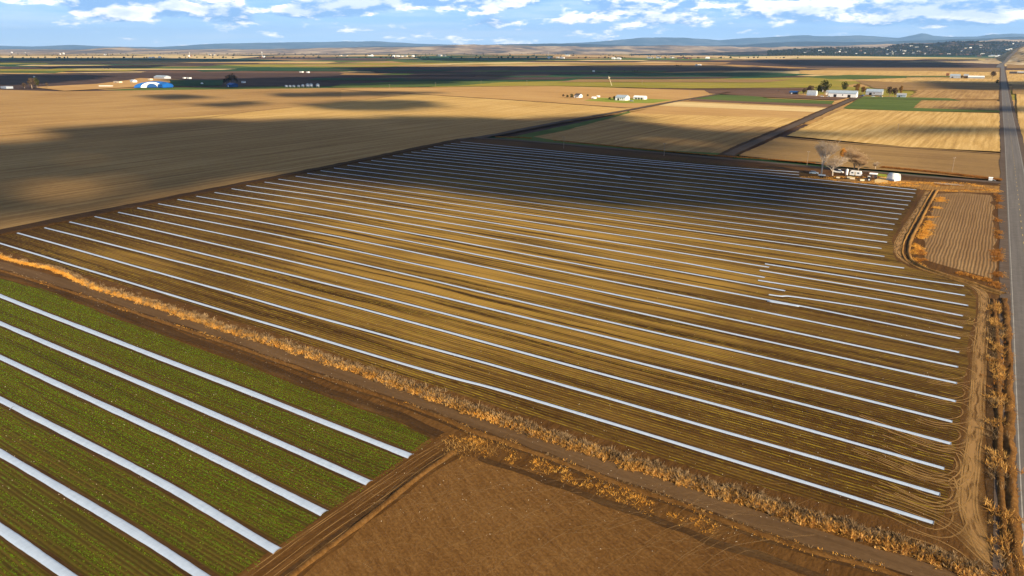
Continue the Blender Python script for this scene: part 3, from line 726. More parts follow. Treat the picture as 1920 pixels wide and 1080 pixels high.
for i, g in enumerate(gl):
    P = px(*g)
    d = (P[1] - P[0]) / np.linalg.norm(P[1] - P[0])
    P[0] = P[0] - d * 25
    if i > 3: P[-1] = P[-1] + d * (6 if i == 4 else 12)
    nb_ = len(bpy.data.objects)
    tunnel(P, 1.28, .2, 'broad white row tunnel in the green field, ' + gw[i], 'broad white row tunnels in the green field', 60 + i)
    if i == 3:
        rt = [o for o in bpy.data.objects if o.name.startswith('row_tunnel') and 'creased' in o.get('label', '')][0]
        c_ = G(24, 765) - P[-1]; nn = np.array([-d[1], d[0]]); sm = MB()
        pts = [(c_[0] - nn[0] * math.cos(q) * .66 + d[0] * .3 * math.cos(q), c_[1] - nn[1] * math.cos(q) * .66 + d[1] * .3 * math.cos(q), .02 + .21 * math.sin(q) ** .8) for q in np.linspace(.15, math.pi - .15, 9)]
        for p_, q_ in zip(pts, pts[1:]): sm.tube(p_, q_, .05, .05, 5)
        sm.build('seam', M['hoop'], rt)
    furrow_shades.append(dict(path=P, prof=flat(2.1), step=3))
tag(ribbons('furrow', furrow_shades, M['soil_dark'], z=Z1 - .002, jag=.18), kind='structure')  # flat dark strips: furrow shade along each film, put into colour
# ------------------------------------------------------------------ vegetation as stuff
def tufts(name, pts, hts, spread, nbl, wd, mat, kind='stuff', flat_=.15, parent=None):
    """pts (n,2|3) tuft roots; each tuft is nbl narrow three-cornered blades"""
    n = len(pts)
    pts = np.asarray(pts, float)
    z0 = pts[:, 2] if pts.shape[1] > 2 else np.full(n, ZF)
    A = RNG.uniform(0, 2 * math.pi, (n, nbl)); E_ = RNG.uniform(flat_, 1.0, (n, nbl))
    L = hts[:, None] * RNG.uniform(.6, 1.15, (n, nbl))
    ox = pts[:, 0:1] + RNG.normal(0, 1, (n, nbl)) * spread * .45
    oy = pts[:, 1:2] + RNG.normal(0, 1, (n, nbl)) * spread * .45
    lean = np.sqrt(np.clip(1 - E_ ** 2, 0, 1))
    tx = ox + np.cos(A) * lean * L; ty = oy + np.sin(A) * lean * L; tz = z0[:, None] + E_ * L
    B_ = RNG.uniform(0, 2 * math.pi, (n, nbl)); hwid = wd * RNG.uniform(.6, 1.4, (n, nbl)) / 2
    V = np.zeros((n, nbl, 3, 3))
    V[:, :, 0, 0] = ox - np.cos(B_) * hwid; V[:, :, 0, 1] = oy - np.sin(B_) * hwid; V[:, :, 0, 2] = z0[:, None]
    V[:, :, 1, 0] = ox + np.cos(B_) * hwid; V[:, :, 1, 1] = oy + np.sin(B_) * hwid; V[:, :, 1, 2] = z0[:, None]
    V[:, :, 2, 0] = tx; V[:, :, 2, 1] = ty; V[:, :, 2, 2] = tz
    Fc = np.arange(n * nbl * 3).reshape(-1, 3)
    o = mesh(name, V.reshape(-1, 3), Fc, mat, parent)
    if kind: o['kind'] = kind
    return o
def along(pts, n, off, width, power=1.0, t0=0, t1=1):
    P, t = smooth_path(px(*pts), 1.0)
    T, N2 = frame(P)
    u = (t0 + (t1 - t0) * RNG.random(n) ** power) * (len(P) - 1)
    i = u.astype(int)
    nn = RNG.normal(0, 1, n)
    o = off + nn * width
    return P[i] + N2[i] * o[:, None]
def clumpy(P, sc, th):
    v = vnoise(P[:, 0] * sc, 1) * .5 + vnoise(P[:, 1] * sc + 17, 2) * .5
    return P[v > th]
GS = ((-260, 402), (0, 481), (100, 505), (175, 538), (250, 560), (337, 588), (400, 610), (475, 633), (567, 660), (620, 680), (687, 700), (730, 716), (792, 738), (855, 760), (917, 782), (988, 806), (1071, 834), (1154, 860), (1238, 888), (1321, 916), (1404, 940), (1495, 969), (1579, 993), (1662, 1017), (1718, 1034), (1787, 1060), (1850, 1090))
def dens_w(pts, n, off, width):
    return along(pts, n, off, width)
P = along(GS, 11500, -.2, .32); P = clumpy(P, .6, .30)
tufts('dry_grass', P, RNG.uniform(.15, .55, len(P)) * (.6 + .8 * vnoise(P[:, 0] * .4, 5)), .5, 8, .14, M['gold_grass'])
P = along(GS, 5000, .1, .55); P = clumpy(P, .35, .45)
tufts('dry_grass', P, RNG.uniform(.2, .7, len(P)), .5, 8, .14, M['straw_weed'])
P = along(GS, 6000, 1.0, .5); P = clumpy(P, .45, .40)
tufts('dry_weeds', P, RNG.uniform(.3, .75, len(P)), .6, 7, .12, M['grey_weed'])
# tumbleweed heap that thickens towards the lower right
P = along(GS, 1500, .7, .75, .62, .42, 1.0)
tufts('tumbleweeds', P, RNG.uniform(.5, 1.15, len(P)), .3, 30, .2, M['grey_weed'], flat_=-.1)
P = along(GS, 1300, -.1, .6, .62, .42, 1.0)
tufts('tumbleweeds', P, RNG.uniform(.4, 1.0, len(P)), .3, 30, .2, M['straw_weed'], flat_=-.1)
P = along(FR, 1500, .1, .35); P = clumpy(P, .25, .52)
tufts('dry_grass', P, RNG.uniform(.2, .45, len(P)), .4, 7, .10, M['gold_grass'])
P = along(FR, 2200, .3, .3); P = clumpy(P, .3, .45)
tufts('dry_weeds', P, RNG.uniform(.2, .45, len(P)), .4, 7, .09, M['grey_weed'])
P = along(((825, 790), (870, 812), (930, 838), (1000, 860), (1100, 895), (1240, 945), (1400, 1002)), 500, -1.0, .9); P = clumpy(P, .5, .5)
tufts('dry_grass', P, RNG.uniform(.3, .6, len(P)), .5, 7, .07, M['gold_grass'], flat_=.02)
P = np.array([G(885, 838) + RNG.normal(0, 1, 2) * (2.8, 1.5) for _ in range(150)])
tufts('straw_litter', P, RNG.uniform(.4, 1.1, len(P)), .9, 5, .045, M['straw_weed'], flat_=-.02)
# right-hand ditch weeds
DW = tuple((x + 12 + (y - 560) * .01, y) for x, y in DR)
P = along(DW, 700, 0, .8); P = clumpy(P, .35, .42)
tufts('ditch_weeds', P, RNG.uniform(.5, 1.3, len(P)), .5, 18, .14, M['straw_weed'], flat_=-.05)
P = along(DW, 500, 0, .9); P = clumpy(P, .25, .5)
tufts('ditch_weeds', P, RNG.uniform(.5, 1.4, len(P)), .6, 9, .10, M['grey_weed'], flat_=-.05)
P = along(DW, 220, .3, 1.0); P = clumpy(P, .2, .55)
tufts('ditch_weeds', P, RNG.uniform(.5, 1.1, len(P)), .5, 16, .12, M['rust_weed'], flat_=-.05)
P = along(DB, 1500, .2, .3); P = clumpy(P, .3, .45)
tufts('dry_grass', P, RNG.uniform(.2, .45, len(P)) , .5, 8, .10, M['rust_weed'])
P = along(((1873, 345), (1877, 420), (1884, 500), (1889, 560), (1898, 700), (1906, 850)), 1100, 0, .3); P = clumpy(P, .3, .45)
tufts('dry_grass', P, RNG.uniform(.12, .32, len(P)), .4, 7, .10, M['straw_weed'])
# weeds round the furrowed plot and along the back road
for pts, n_, s_, mt in ((((1768, 366), (1752, 400), (1733, 440), (1720, 470), (1730, 492), (1775, 506), (1820, 519), (1862, 527)), 2600, 1.0, 'gold_grass'),
                        (((1725, 470), (1732, 490), (1775, 505), (1820, 518), (1862, 527)), 1500, .6, 'rust_weed'),
                        (((1760, 362), (1800, 356), (1868, 362), (1872, 420), (1872, 470)), 1500, .7, 'rust_weed'),
                        (((1868, 470), (1872, 500), (1868, 530), (1860, 545)), 900, .8, 'rust_weed')):
    P = along(pts, n_, 0, s_); P = clumpy(P, .3, .46)
    tufts('plot_weeds', P, RNG.uniform(.3, .7, len(P)), .6, 7, .14, M[mt])
P = along(((1655, 314), (1700, 318), (1760, 324), (1820, 331), (1880, 338)), 2200, 0, .6)
tufts('roadside_weeds', P, RNG.uniform(.6, 1.3, len(P)), .7, 9, .22, M['rust_weed'])
P = along(((930, 257), (1000, 260), (1240, 283), (1340, 292), (1440, 299), (1530, 306)), 2000, .6, .5); P = clumpy(P, .05, .45)
tufts('roadside_weeds', P, RNG.uniform(.5, .9, len(P)), .7, 8, .22, M['rust_weed'])
P = np.array([G(RNG.uniform(1500, 1880), RNG.uniform(331, 361)) for _ in range(5200)])
P = P[[(G(1500, 330)[0] < 1e9) and ((p - G(1500, 334)) @ ND > 0) for p in P]]; P = P[[((p - G(1700, 334)) @ ND < 1) for p in P]]; P = clumpy(P, .25, .42)
tufts('yard_grass', P, RNG.uniform(.2, .5, len(P)), .8, 7, .2, M['gold_grass'])
# seedlings in rows: green field and brown field
def inpoly(P, poly):
    poly = np.array([G(*q) for q in poly]); r_ = np.zeros(len(P), bool)
    j = len(poly) - 1
    for i in range(len(poly)):
        a, b = poly[i], poly[j]
        c = ((a[1] > P[:, 1]) != (b[1] > P[:, 1])) & (P[:, 0] < (b[0] - a[0]) * (P[:, 1] - a[1]) / (b[1] - a[1] + 1e-12) + a[0])
        r_ ^= c; j = i
    return r_
def rowplants(name, poly, per, stepm, ang_deg, hts, wd, mat, keep, strips, clear, nbl=4, limit=None):
    rd = np.array([math.sin(R(ang_deg)), math.cos(R(ang_deg))]); nd = np.array([-rd[1], rd[0]])
    Q = np.array([G(*q) for q in poly]); a = Q @ rd; b = Q @ nd
    rows_ = np.arange(b.min(), b.max(), per); xs = np.arange(a.min(), a.max(), stepm)
    A, B_ = np.meshgrid(xs, rows_)
    pr = RNG.random(len(rows_))[:, None]
    Aj = A + RNG.normal(0, stepm * .3, A.shape); Bj = B_ + RNG.normal(0, .035, A.shape)
    dn = vnoise(A * .045 + B_ * .8, 4) * .6 + vnoise(B_ * .6, 8) * .4
    ok = (RNG.random(A.shape) < keep * (.35 + .65 * (pr > .25))) & (dn > .2)
    P = (Aj[ok][:, None] * rd + Bj[ok][:, None] * nd)
    P = P[inpoly(P, poly)]
    if limit: P = P[limit(P)]
    for st in strips:                    # keep the tunnels clear
        for p, q in zip(st[:-1], st[1:]):
            d = (q - p) / np.linalg.norm(q - p); L = np.linalg.norm(q - p)
            w_ = P - p; s = w_ @ d; o = np.abs(w_ @ np.array([-d[1], d[0]]))
            P = P[~((s > -2) & (s < L + 1) & (o < clear))]
    tufts(name, P, RNG.uniform(*hts, len(P)), .16, nbl, wd, mat, flat_=.25)
    return len(P)
GP = ((-40, 512), (75, 543), (250, 610), (475, 690), (605, 743), (730, 786), (812, 826), (775, 852), (700, 905), (605, 968), (520, 1035), (450, 1090), (-40, 1090))
gst = [[np.array(q) for q in f['path']] for f in furrow_shades[len(SETS):]]
n1 = rowplants('seedlings', GP, .62, .24, 123, (.07, .19), .10, M['seedling'], .95, gst, 1.35)
TP = ((-20, 470), (60, 470), (640, 545), (1440, 720), (1800, 780), (1790, 830), (1765, 960), (1740, 985), (1440, 912), (960, 770), (640, 665), (320, 558))
bst = [[np.array(q) for q in f['path']] for f in furrow_shades[:12]]
n2 = rowplants('seedlings', TP, .8, .55, 123.6, (.08, .19), .10, M['yellow_weed'], .42, bst, 1.1, 3)
print('plants', n1, n2)
# pale stones and clods
P = np.concatenate([along(FR, 260, 0, 1.6), along(GS, 260, 1.8, 1.6), np.array([G(RNG.uniform(860, 1500), RNG.uniform(850, 1080)) for _ in range(40)]), np.array([G(RNG.uniform(0, 1750), RNG.uniform(480, 980)) for _ in range(900)])])
V, Fc = [], []
for p in P:
    r = RNG.uniform(.03, .07); b = len(V)
    o = RNG.uniform(.7, 1.3, 6)
    V += [(p[0] + r * o[0], p[1], ZF + r * .4), (p[0], p[1] + r * o[1], ZF + r * .4), (p[0] - r * o[2], p[1], ZF + r * .4), (p[0], p[1] - r * o[3], ZF + r * .4), (p[0], p[1], ZF + r * 1.3 * o[4]), (p[0], p[1], ZF - r * .3)]
    Fc += [(b, b + 1, b + 4), (b + 1, b + 2, b + 4), (b + 2, b + 3, b + 4), (b + 3, b, b + 4), (b + 1, b, b + 5), (b + 2, b + 1, b + 5), (b + 3, b + 2, b + 5), (b, b + 3, b + 5)]
mesh('stones', V, np.array(Fc), M['stone'])['kind'] = 'stuff'
# ------------------------------------------------------------------ things
def leafball(center, rx, ry, rz_, n, sz, V, Fc):
    for _ in range(n):
        a = random.uniform(0, 2 * math.pi); c = random.uniform(-1, 1); s = math.sqrt(1 - c * c); r = random.uniform(.55, 1.05) ** .6
        p = np.array([center[0] + rx * r * s * math.cos(a), center[1] + ry * r * s * math.sin(a), center[2] + rz_ * r * c])
        u = np.array([random.gauss(0, 1) for _ in range(3)]); u /= np.linalg.norm(u)
        w_ = np.cross(u, [random.gauss(0, 1) for _ in range(3)]); w_ /= np.linalg.norm(w_)
        q = sz * random.uniform(.6, 1.3); b = len(V)
        V += [tuple(p - u * q), tuple(p + w_ * q * .6), tuple(p + u * q), tuple(p - w_ * q * .6)]; Fc.append((b, b + 1, b + 2, b + 3))
def leafy_proto(mat, seed, n=420, tall=1.0):
    random.seed(seed)
    rt = empty('broadleaf_tree', (0, 0, 0))
    t = MB(); t.tube((0, 0, -.2), (.1, 0, 3.2 * tall), .38, .26, 7)
    for k in range(6):
        a = k * 1.05 + random.random(); t.tube((.1, 0, 2.2 * tall + k * .25), (2.4 * math.cos(a), 2.4 * math.sin(a), (5 + random.random() * 2) * tall), .17, .05, 5)
    t.build('trunk', M['bark'], rt)
    V, Fc = [], []
    for k in range(13):
        a = random.uniform(0, 6.28); r = random.uniform(0, 2.9)
        leafball((r * math.cos(a), r * math.sin(a), random.uniform(3.2, 8.2) * tall), random.uniform(1.1, 2.1), random.uniform(1.1, 2.1), random.uniform(.9, 1.8), n // 13, .42, V, Fc)
    mesh('crown', V, Fc, M[mat], rt)
    return rt
used = {}
def place_tree(key, proto, x, y, h, label, group=None, wf=1.0, cat='tree', name=None):
    src = proto
    if used.get(key):
        o = src.copy(); SC.collection.objects.link(o)
        for ch in [c for c in bpy.data.objects if c.parent == src]:
            d = ch.copy(); SC.collection.objects.link(d); d.parent = o
        for kk in list(o.keys()): del o[kk]
    else:
        o = src; used[key] = 1
    o.location = (x, y, ZF if y < 700 else -.9 if y > 1250 else ZF - .1)
    o.rotation_euler = (0, 0, random.uniform(0, 6.28)); o.scale = (h / 10 * wf, h / 10 * wf, h / 10)
    if name: o.name = name
    return tag(o, label, cat, group)
def bare_tree(x, y, h, wspread, label, mat, seed, up=.75, trunk_h=.25, levels=5, lean=0, dense=1.0, name='bare_tree', cat='tree'):
    random.seed(seed)
    rt = empty(name, (x, y, ZF)); tag(rt, label, cat)
    tr, br, tw = MB(), MB(), []
    def grow(p, d, L, r, lv):
        d = d / np.linalg.norm(d)
        q = p + d * L * .55 + np.array([random.gauss(0, .03) * L for _ in range(3)])
        e = q + (d + np.array([random.gauss(0, .12) for _ in range(3)])) * L * .5
        if lv <= 1:
            (tr if lv == 0 else br).tube(p, q, r, r * .85, 6); (tr if lv == 0 else br).tube(q, e, r * .85, r * .66, 6)
        elif lv <= 3:
            br.tube(p, q, r, r * .8, 4); br.tube(q, e, r * .8, r * .6, 4)
        else:
            tw.append((p, e, r))
        if lv >= levels: return
        nb = 6 if lv == 0 else (4 if lv < 3 else int(5 * dense))
        for i in range(nb):
            a = 2 * math.pi * (i + random.random() * .6) / nb
            s = random.uniform(.35, .8) * wspread
            nd = d * up + np.array([math.cos(a) * s, math.sin(a) * s, .25 * up + .05])
            t_ = random.uniform(.35, 1.0) if lv else random.uniform(.45, 1.0)
            st = p + (q - p) * min(1, t_ / .55) if t_ < .55 else q + (e - q) * (t_ - .55) / .45
            grow(st, nd, L * random.uniform(.58, .8), r * .58, lv + 1)
    grow(np.array([0, 0, -.1]), np.array([lean, 0, 1.0]), h * trunk_h, h * .021, 0)
    tr.build('trunk', M['bark_pale'] if mat == 'twig_pale' else M['bark'], rt)
    br.build('branches', M['bark_pale'] if mat == 'twig_pale' else M['bark'], rt)
    V, Fc = [], []
    for p, e, r in tw:
        dd = e - p; s = np.cross(dd, [random.gauss(0, 1) for _ in range(3)]); s = s / (np.linalg.norm(s) + 1e-6) * max(.035, r)
        b = len(V); V += [tuple(p - s), tuple(p + s), tuple(e)]; Fc.append((b, b + 1, b + 2))
        for _ in range(3):
            f = random.uniform(.3, .95); p2 = p + dd * f; e2 = p2 + dd * .45 + np.array([random.gauss(0, .28) for _ in range(3)]) * np.linalg.norm(dd)
            b = len(V); V += [tuple(p2 - s * .8), tuple(p2 + s * .8), tuple(e2)]; Fc.append((b, b + 1, b + 2))
    mesh('twigs', V, np.array(Fc), M[mat], rt)
    return rt
M['bark_pale'] = plain('pale_bark', (.55, .46, .36), .9, .2, 2)
def g3(px_, py_): return G(px_, py_)
p = G(1540, 326); bare_tree(p[0], p[1], 20, 1.0, 'tall pale bare tree at the left end of the roadside yard', 'twig_pale', 11, up=.95, trunk_h=.33, lean=.10, dense=.8)
p = G(1561, 329); bare_tree(p[0], p[1], 14, 1.3, 'wide grey bare tree just right of the tallest bare tree', 'twig_pale', 12, up=.62, trunk_h=.33, dense=.9)
M['leaf_tw'] = tuftmat('tan_twig', ((.36, .24, .13), (.52, .36, .20), (.68, .50, .31)), .35)
p = G(1601, 322); bare_tree(p[0], p[1], 15, 1.4, 'round bushy tan bare tree behind the white camper', 'leaf_tw', 13, up=.6, trunk_h=.34, dense=1.3)
p = G(1609, 323); bare_tree(p[0], p[1], 12, 1.2, 'small tan bare tree at the right side of the round bushy one', 'leaf_tw', 16, up=.66, trunk_h=.32, dense=1.2)
p = G(1578, 310); bare_tree(p[0], p[1], 12, .5, 'slim yellow tree behind the wide bare tree', 'gold_grass', 14, up=1.0, trunk_h=.3)
p = G(1641, 316); bare_tree(p[0], p[1], 7, 1.3, 'low pale bare shrub on the verge behind the lawn', 'twig_pale', 15, up=.6, trunk_h=.2, levels=5, name='bare_shrub', cat='shrub')
# ---- buildings
def building(cx, base, wpx, hpx, depth, kind, wall, roof, label, name='shed', cat='shed', rz=-34.0, doors=1, wins=2, group=None, detail=None):
    s = mpp(base); c = G(cx, base)
    w_ = max(3.0, (wpx * s - depth * .5) / .85) if abs(rz + 34) < 1 else wpx * s
    h = hpx * s
    far = c[1] > 1250
    z = -.6 if far else ZF - .05
    rt = empty(name, (c[0], c[1] + depth * .4, z), R(rz)); tag(rt, label, cat, group)
    x0, x1, y0, y1 = -w_ / 2, w_ / 2, -depth / 2, depth / 2
    det = (s < 1.05) if detail is None else detail
    if kind == 'gable':
        eh = h * .62
        b = MB(); b.prism([(y0, 0), (y1, 0), (y1, eh), (0, h * .98), (y0, eh)], x0, x1); b.build('wall', M[wall], rt)
        b = MB(); o = .35
        b.prism([(y0 - o, eh - .25), (0, h), (y1 + o, eh - .25), (y1 + o, eh), (0, h + .3), (y0 - o, eh)], x0 - o, x1 + o); b.build('roof', M[roof], rt)
    elif kind == 'arch':
        A = [(y0 * math.cos(t), h * math.sin(t) ** .85) for t in np.linspace(0, math.pi, 15)]
        b = MB(); b.prism([(y, z_ * .97) for y, z_ in A], x0, x1); b.build('end_wall', M[wall], rt)
        B_ = [(y * 1.02, z_ * 1.02) for y, z_ in A] + [(y * .985, z_ * .985) for y, z_ in A[::-1]]
        n = len(B_); b = MB()
        V = [(x0 + .3, y, z_) for y, z_ in B_] + [(x1 - .3, y, z_) for y, z_ in B_]
        b.add(V, [(i, (i + 1) % n, n + (i + 1) % n, n + i) for i in range(n)] + [(i, i + 1, n - 2 - i, n - 1 - i) for i in range(14)] + [(n + i + 1, n + i, 2 * n - 1 - i, 2 * n - 2 - i) for i in range(14)])
        b.build('roof', M[roof], rt)
    else:
        eh = h
        b = MB(); b.box(x0, x1, y0, y1, 0, h * .93); b.build('wall', M[wall], rt)
        b = MB(); b.prism([(y0 - .3, h * .93), (y1 + .3, h * .86), (y1 + .3, h * .94), (y0 - .3, h)], x0 - .3, x1 + .3); b.build('roof', M[roof], rt)
    if det and kind != 'arch':
        for k in range(doors):
            xx = x0 + w_ * (.25 + .5 * k / max(1, doors - 1 or 1)) if doors > 1 else x0 + w_ * .3
            dw, dh = min(w_ * .16, 3.6), h * .42
            b = MB(); b.box(xx - dw / 2, xx + dw / 2, y0 - .08, y0 + .05, .02, dh); b.build('door', M['dark'] if wall in ('white', 'cream', 'steel') else M['white'], rt)
        for k in range(wins):
            xx = x0 + w_ * (.52 + .4 * k / max(1, wins))
            b = MB(); b.box(xx - .7, xx + .7, y0 - .06, y0 + .05, h * .25, h * .43); b.build('window', M['glass'], rt)
    return rt
BL = [
 # big yard left of the small road
 (1583, 182, 50, 11.5, 12, 'gable', 'white', 'bluegrey', 'long white barn with pale grey roof where the side road meets the yard', 'barn', 'barn', -34, 2, 2),
 (1560, 178, 20, 8, 9, 'gable', 'white', 'steel', 'white lean-to behind the left end of the long white barn', 'barn', 'barn', -34, 1, 1),
 (1524, 179, 20, 9, 8, 'arch', 'white', 'steel', 'white round-topped shed left of the long white barn', 'shed', 'shed', -34, 1, 1),
 (1490, 176, 17, 5, 8, 'gable', 'darkroof', 'blue_dark', 'low dark shed at the left end of the tree-lined farmyard', 'shed', 'shed', -34, 1, 1),
 (1548, 172, 16, 9, 9, 'gable', 'brown', 'darkroof', 'brown farmhouse between trees behind the white barn', 'farmhouse', 'house', -34, 1, 2),
 (1643, 178, 33, 10, 14, 'gable', 'steel', 'bluegrey', 'grey barn with blue-grey roof right of the side road', 'barn', 'barn', -34, 1, 1),
 (1692, 182, 18, 6.5, 7, 'gable', 'steel', 'steel', 'small pale metal shed at the right end of the farmyard trees', 'shed', 'shed', -34, 1, 1),
 # white houses in the stubble
 (1085, 183, 15, 7, 9, 'gable', 'white', 'darkroof', 'white house with dark roof beside the round shrubs in the stubble', 'farmhouse', 'house', -34, 1, 2),
 (1114, 185, 9, 3.4, 5, 'gable', 'white', 'white', 'tiny white shed alone on the left of the bright lawn', 'shed', 'shed', -34, 1, 0),
 (1122, 182, 5, 2.6, 4, 'gable', 'white', 'white', 'smallest white shed just above the tiny one left of the lawn', 'shed', 'shed', -34, 0, 0),
 (1168, 188, 27, 9, 12, 'gable', 'white', 'bluegrey', 'largest white farmhouse on the bright lawn', 'farmhouse', 'house', -34, 1, 2),
 (1201, 186, 25, 6, 8, 'gable', 'white', 'white', 'long white garage with dark doors right of the white farmhouse', 'garage', 'garage', -34, 3, 0),
 # blue hangar yard
 (303, 164, 34, 9, 18, 'gable', 'blue', 'blue', 'blue shed joined behind the blue and white arched hangar', 'shed', 'shed', -34, 1, 1),
 (302, 147, 36, 5.5, 15, 'gable', 'grey', 'bluegrey', 'long grey metal shed behind the blue hangar', 'shed', 'shed', -34, 1, 1),
 (249, 154, 13, 5, 8, 'gable', 'white', 'bluegrey', 'small white house left above the blue hangar', 'farmhouse', 'house', -34, 1, 1),
 (220, 155, 20, 3.2, 6, 'flat', 'cream', 'cream', 'low cream shed on the golden yard left of the blue hangar', 'shed', 'shed', -34, 1, 1),
 (198, 161.5, 25, 1.8, 3, 'flat', 'white', 'white', 'long low white trailer on the golden yard', 'trailer', 'trailer', 0, 0, 0),
 (281, 150, 9, 3, 6, 'flat', 'cream', 'cream', 'tiny cream hut above the blue hangar roof', 'shed', 'shed', -34, 0, 0),
 (434, 163, 20, 7, 12, 'gable', 'blue_dark', 'blue', 'dark blue barn under the round dark tree', 'barn', 'barn', -34, 1, 1),
 (456, 155, 8, 3, 5, 'flat', 'white', 'white', 'little white shed right of the round dark tree', 'shed', 'shed', -34, 0, 0),
 (345, 146.5, 6, 2, 5, 'flat', 'white', 'white', 'left one of two low white sheds right of the long grey shed', 'shed', 'shed', -34, 0, 0),
 (354, 147, 9, 2.5, 5, 'flat', 'white', 'white', 'right one of two low white sheds right of the long grey shed', 'shed', 'shed', -34, 0, 0),
 (565, 135.5, 8, 2, 6, 'flat', 'white', 'white', 'left one of two low white sheds above the row of grain bins', 'shed', 'shed', -34, 0, 0),
 (577, 136, 6, 2.2, 6, 'flat', 'white', 'white', 'right one of two low white sheds above the row of grain bins', 'shed', 'shed', -34, 0, 0),
 (10, 166, 26, 4, 10, 'flat', 'steel', 'steel', 'pale flat shed at the left edge of the picture', 'shed', 'shed', -34, 0, 0),
 # right of the yard, by the highway
 (1793, 146, 19, 7, 12, 'gable', 'steel', 'bluegrey', 'white-roofed long barn left of the big tan tree by the highway', 'barn', 'barn', -34, 1, 1),
 (1813, 146, 11, 7, 10, 'gable', 'brown', 'steel', 'brown shed with white roof in the middle of the roadside farm', 'shed', 'shed', -34, 1, 0),
 (1832, 146.5, 26, 4.5, 9, 'gable', 'grey', 'white', 'low long white-roofed shed nearest the big tan tree', 'shed', 'shed', -34, 1, 1),
 (1778, 142, 7, 5, 8, 'gable', 'rust', 'rust', 'small rusty red shed at the left end of the roadside farm', 'shed', 'shed', -34, 0, 0),
 (1901, 138, 13, 4, 8, 'gable', 'darkroof', 'darkroof', 'low dark shed right of the highway, left one of two', 'shed', 'shed', -34, 0, 0),
 (1916, 138, 13, 4, 8, 'gable', 'darkroof', 'grey', 'low grey-roofed shed right of the highway at the picture edge', 'shed', 'shed', -34, 0, 0),
]
for (cx, base, wpx, hpx, dp, kd, wl, rf, lab, nm, ct, rz, dn, wn) in BL:
    building(cx, base, wpx, hpx, dp, kd, wl, rf, lab, nm, ct, rz, dn, wn)
# the blue arched hangar
def hangar():
    c = G(281, 164.5); s = mpp(164.5); w_ = 64 * s / 1.0; h = 10.5 * s; d = 26
    rt = empty('arched_hangar', (c[0], c[1] + 8, ZF - .05), R(12)); tag(rt, 'blue arched hangar with a white half ring round its door', 'hangar')
    ang_ = np.linspace(0, math.pi, 25)
    A = [(-w_ / 2 * math.cos(t), h * math.sin(t)) for t in ang_]
    b = MB(); n = len(A)
    b.add([(x, 0, z) for x, z in A] + [(x, d, z) for x, z in A], [(i, i + 1, n + i + 1, n + i) for i in range(n - 1)] + [tuple(range(n)), tuple(range(2 * n - 1, n - 1, -1))])
    b.build('shell', M['blue'], rt)
    b = MB(); I = [(-w_ * .31 * math.cos(t), h * .93 * math.sin(t)) for t in ang_]; J = [(-w_ * .15 * math.cos(t), h * .70 * math.sin(t)) for t in ang_]
    V = [(x, -.3, z) for x, z in I] + [(x, -.3, z) for x, z in J] + [(x, -.02, z) for x, z in I] + [(x, -.02, z) for x, z in J]
    b.add(V, [(i + 1, i, n + i, n + i + 1) for i in range(n - 1)] + [(i, i + 1, 2 * n + i + 1, 2 * n + i) for i in range(n - 1)])
    b.build('front_arch', M['white'], rt)
    b = MB(); b.add([(x, -.2, z) for x, z in J] + [(x, -.02, z) for x, z in J], [tuple(range(n))[::-1]] + [(i, i + 1, n + i + 1, n + i) for i in range(n - 1)])
    b.build('door', M['blue_dark'], rt)
hangar()
# grain bins
binp = None
for i, x in enumerate((537, 544, 551, 560, 568, 577, 583.5, 596)):
    s = mpp(162.5); c = G(x, 162.5)
    if binp is None:
        rt = empty('grain_bin', (0, 0, 0))
        b = MB(); b.lathe([(3, 0), (3, 4.6)], n=18); b.build('wall', M['steel'], rt, True)
        b = MB(); b.lathe([(3.15, 4.55), (3.1, 4.75), (1.2, 6.1), (.4, 6.5)], n=18); b.build('roof', M['bluegrey'], rt)
        b = MB(); b.box(-.5, .5, -3.12, -2.9, .1, 2.0); b.build('door', M['dark'], rt)
        binp = rt; o = rt
    else:
        o = binp.copy(); SC.collection.objects.link(o)
        for ch in [q for q in bpy.data.objects if q.parent == binp]:
            d = ch.copy(); SC.collection.objects.link(d); d.parent = o
    k = .8 if i < 5 else 1.0
    o.location = (c[0], c[1], ZF - .9); o.scale = (k, k, k * (.75 if i < 4 else 1))
    tag(o, ('round metal grain bin, %s from the left in the row' % 'first second third fourth fifth sixth seventh last'.split()[i]) if i < 7 else 'round metal grain bin standing apart at the right end of the row', 'grain bin', 'row of grain bins beyond the stubble')
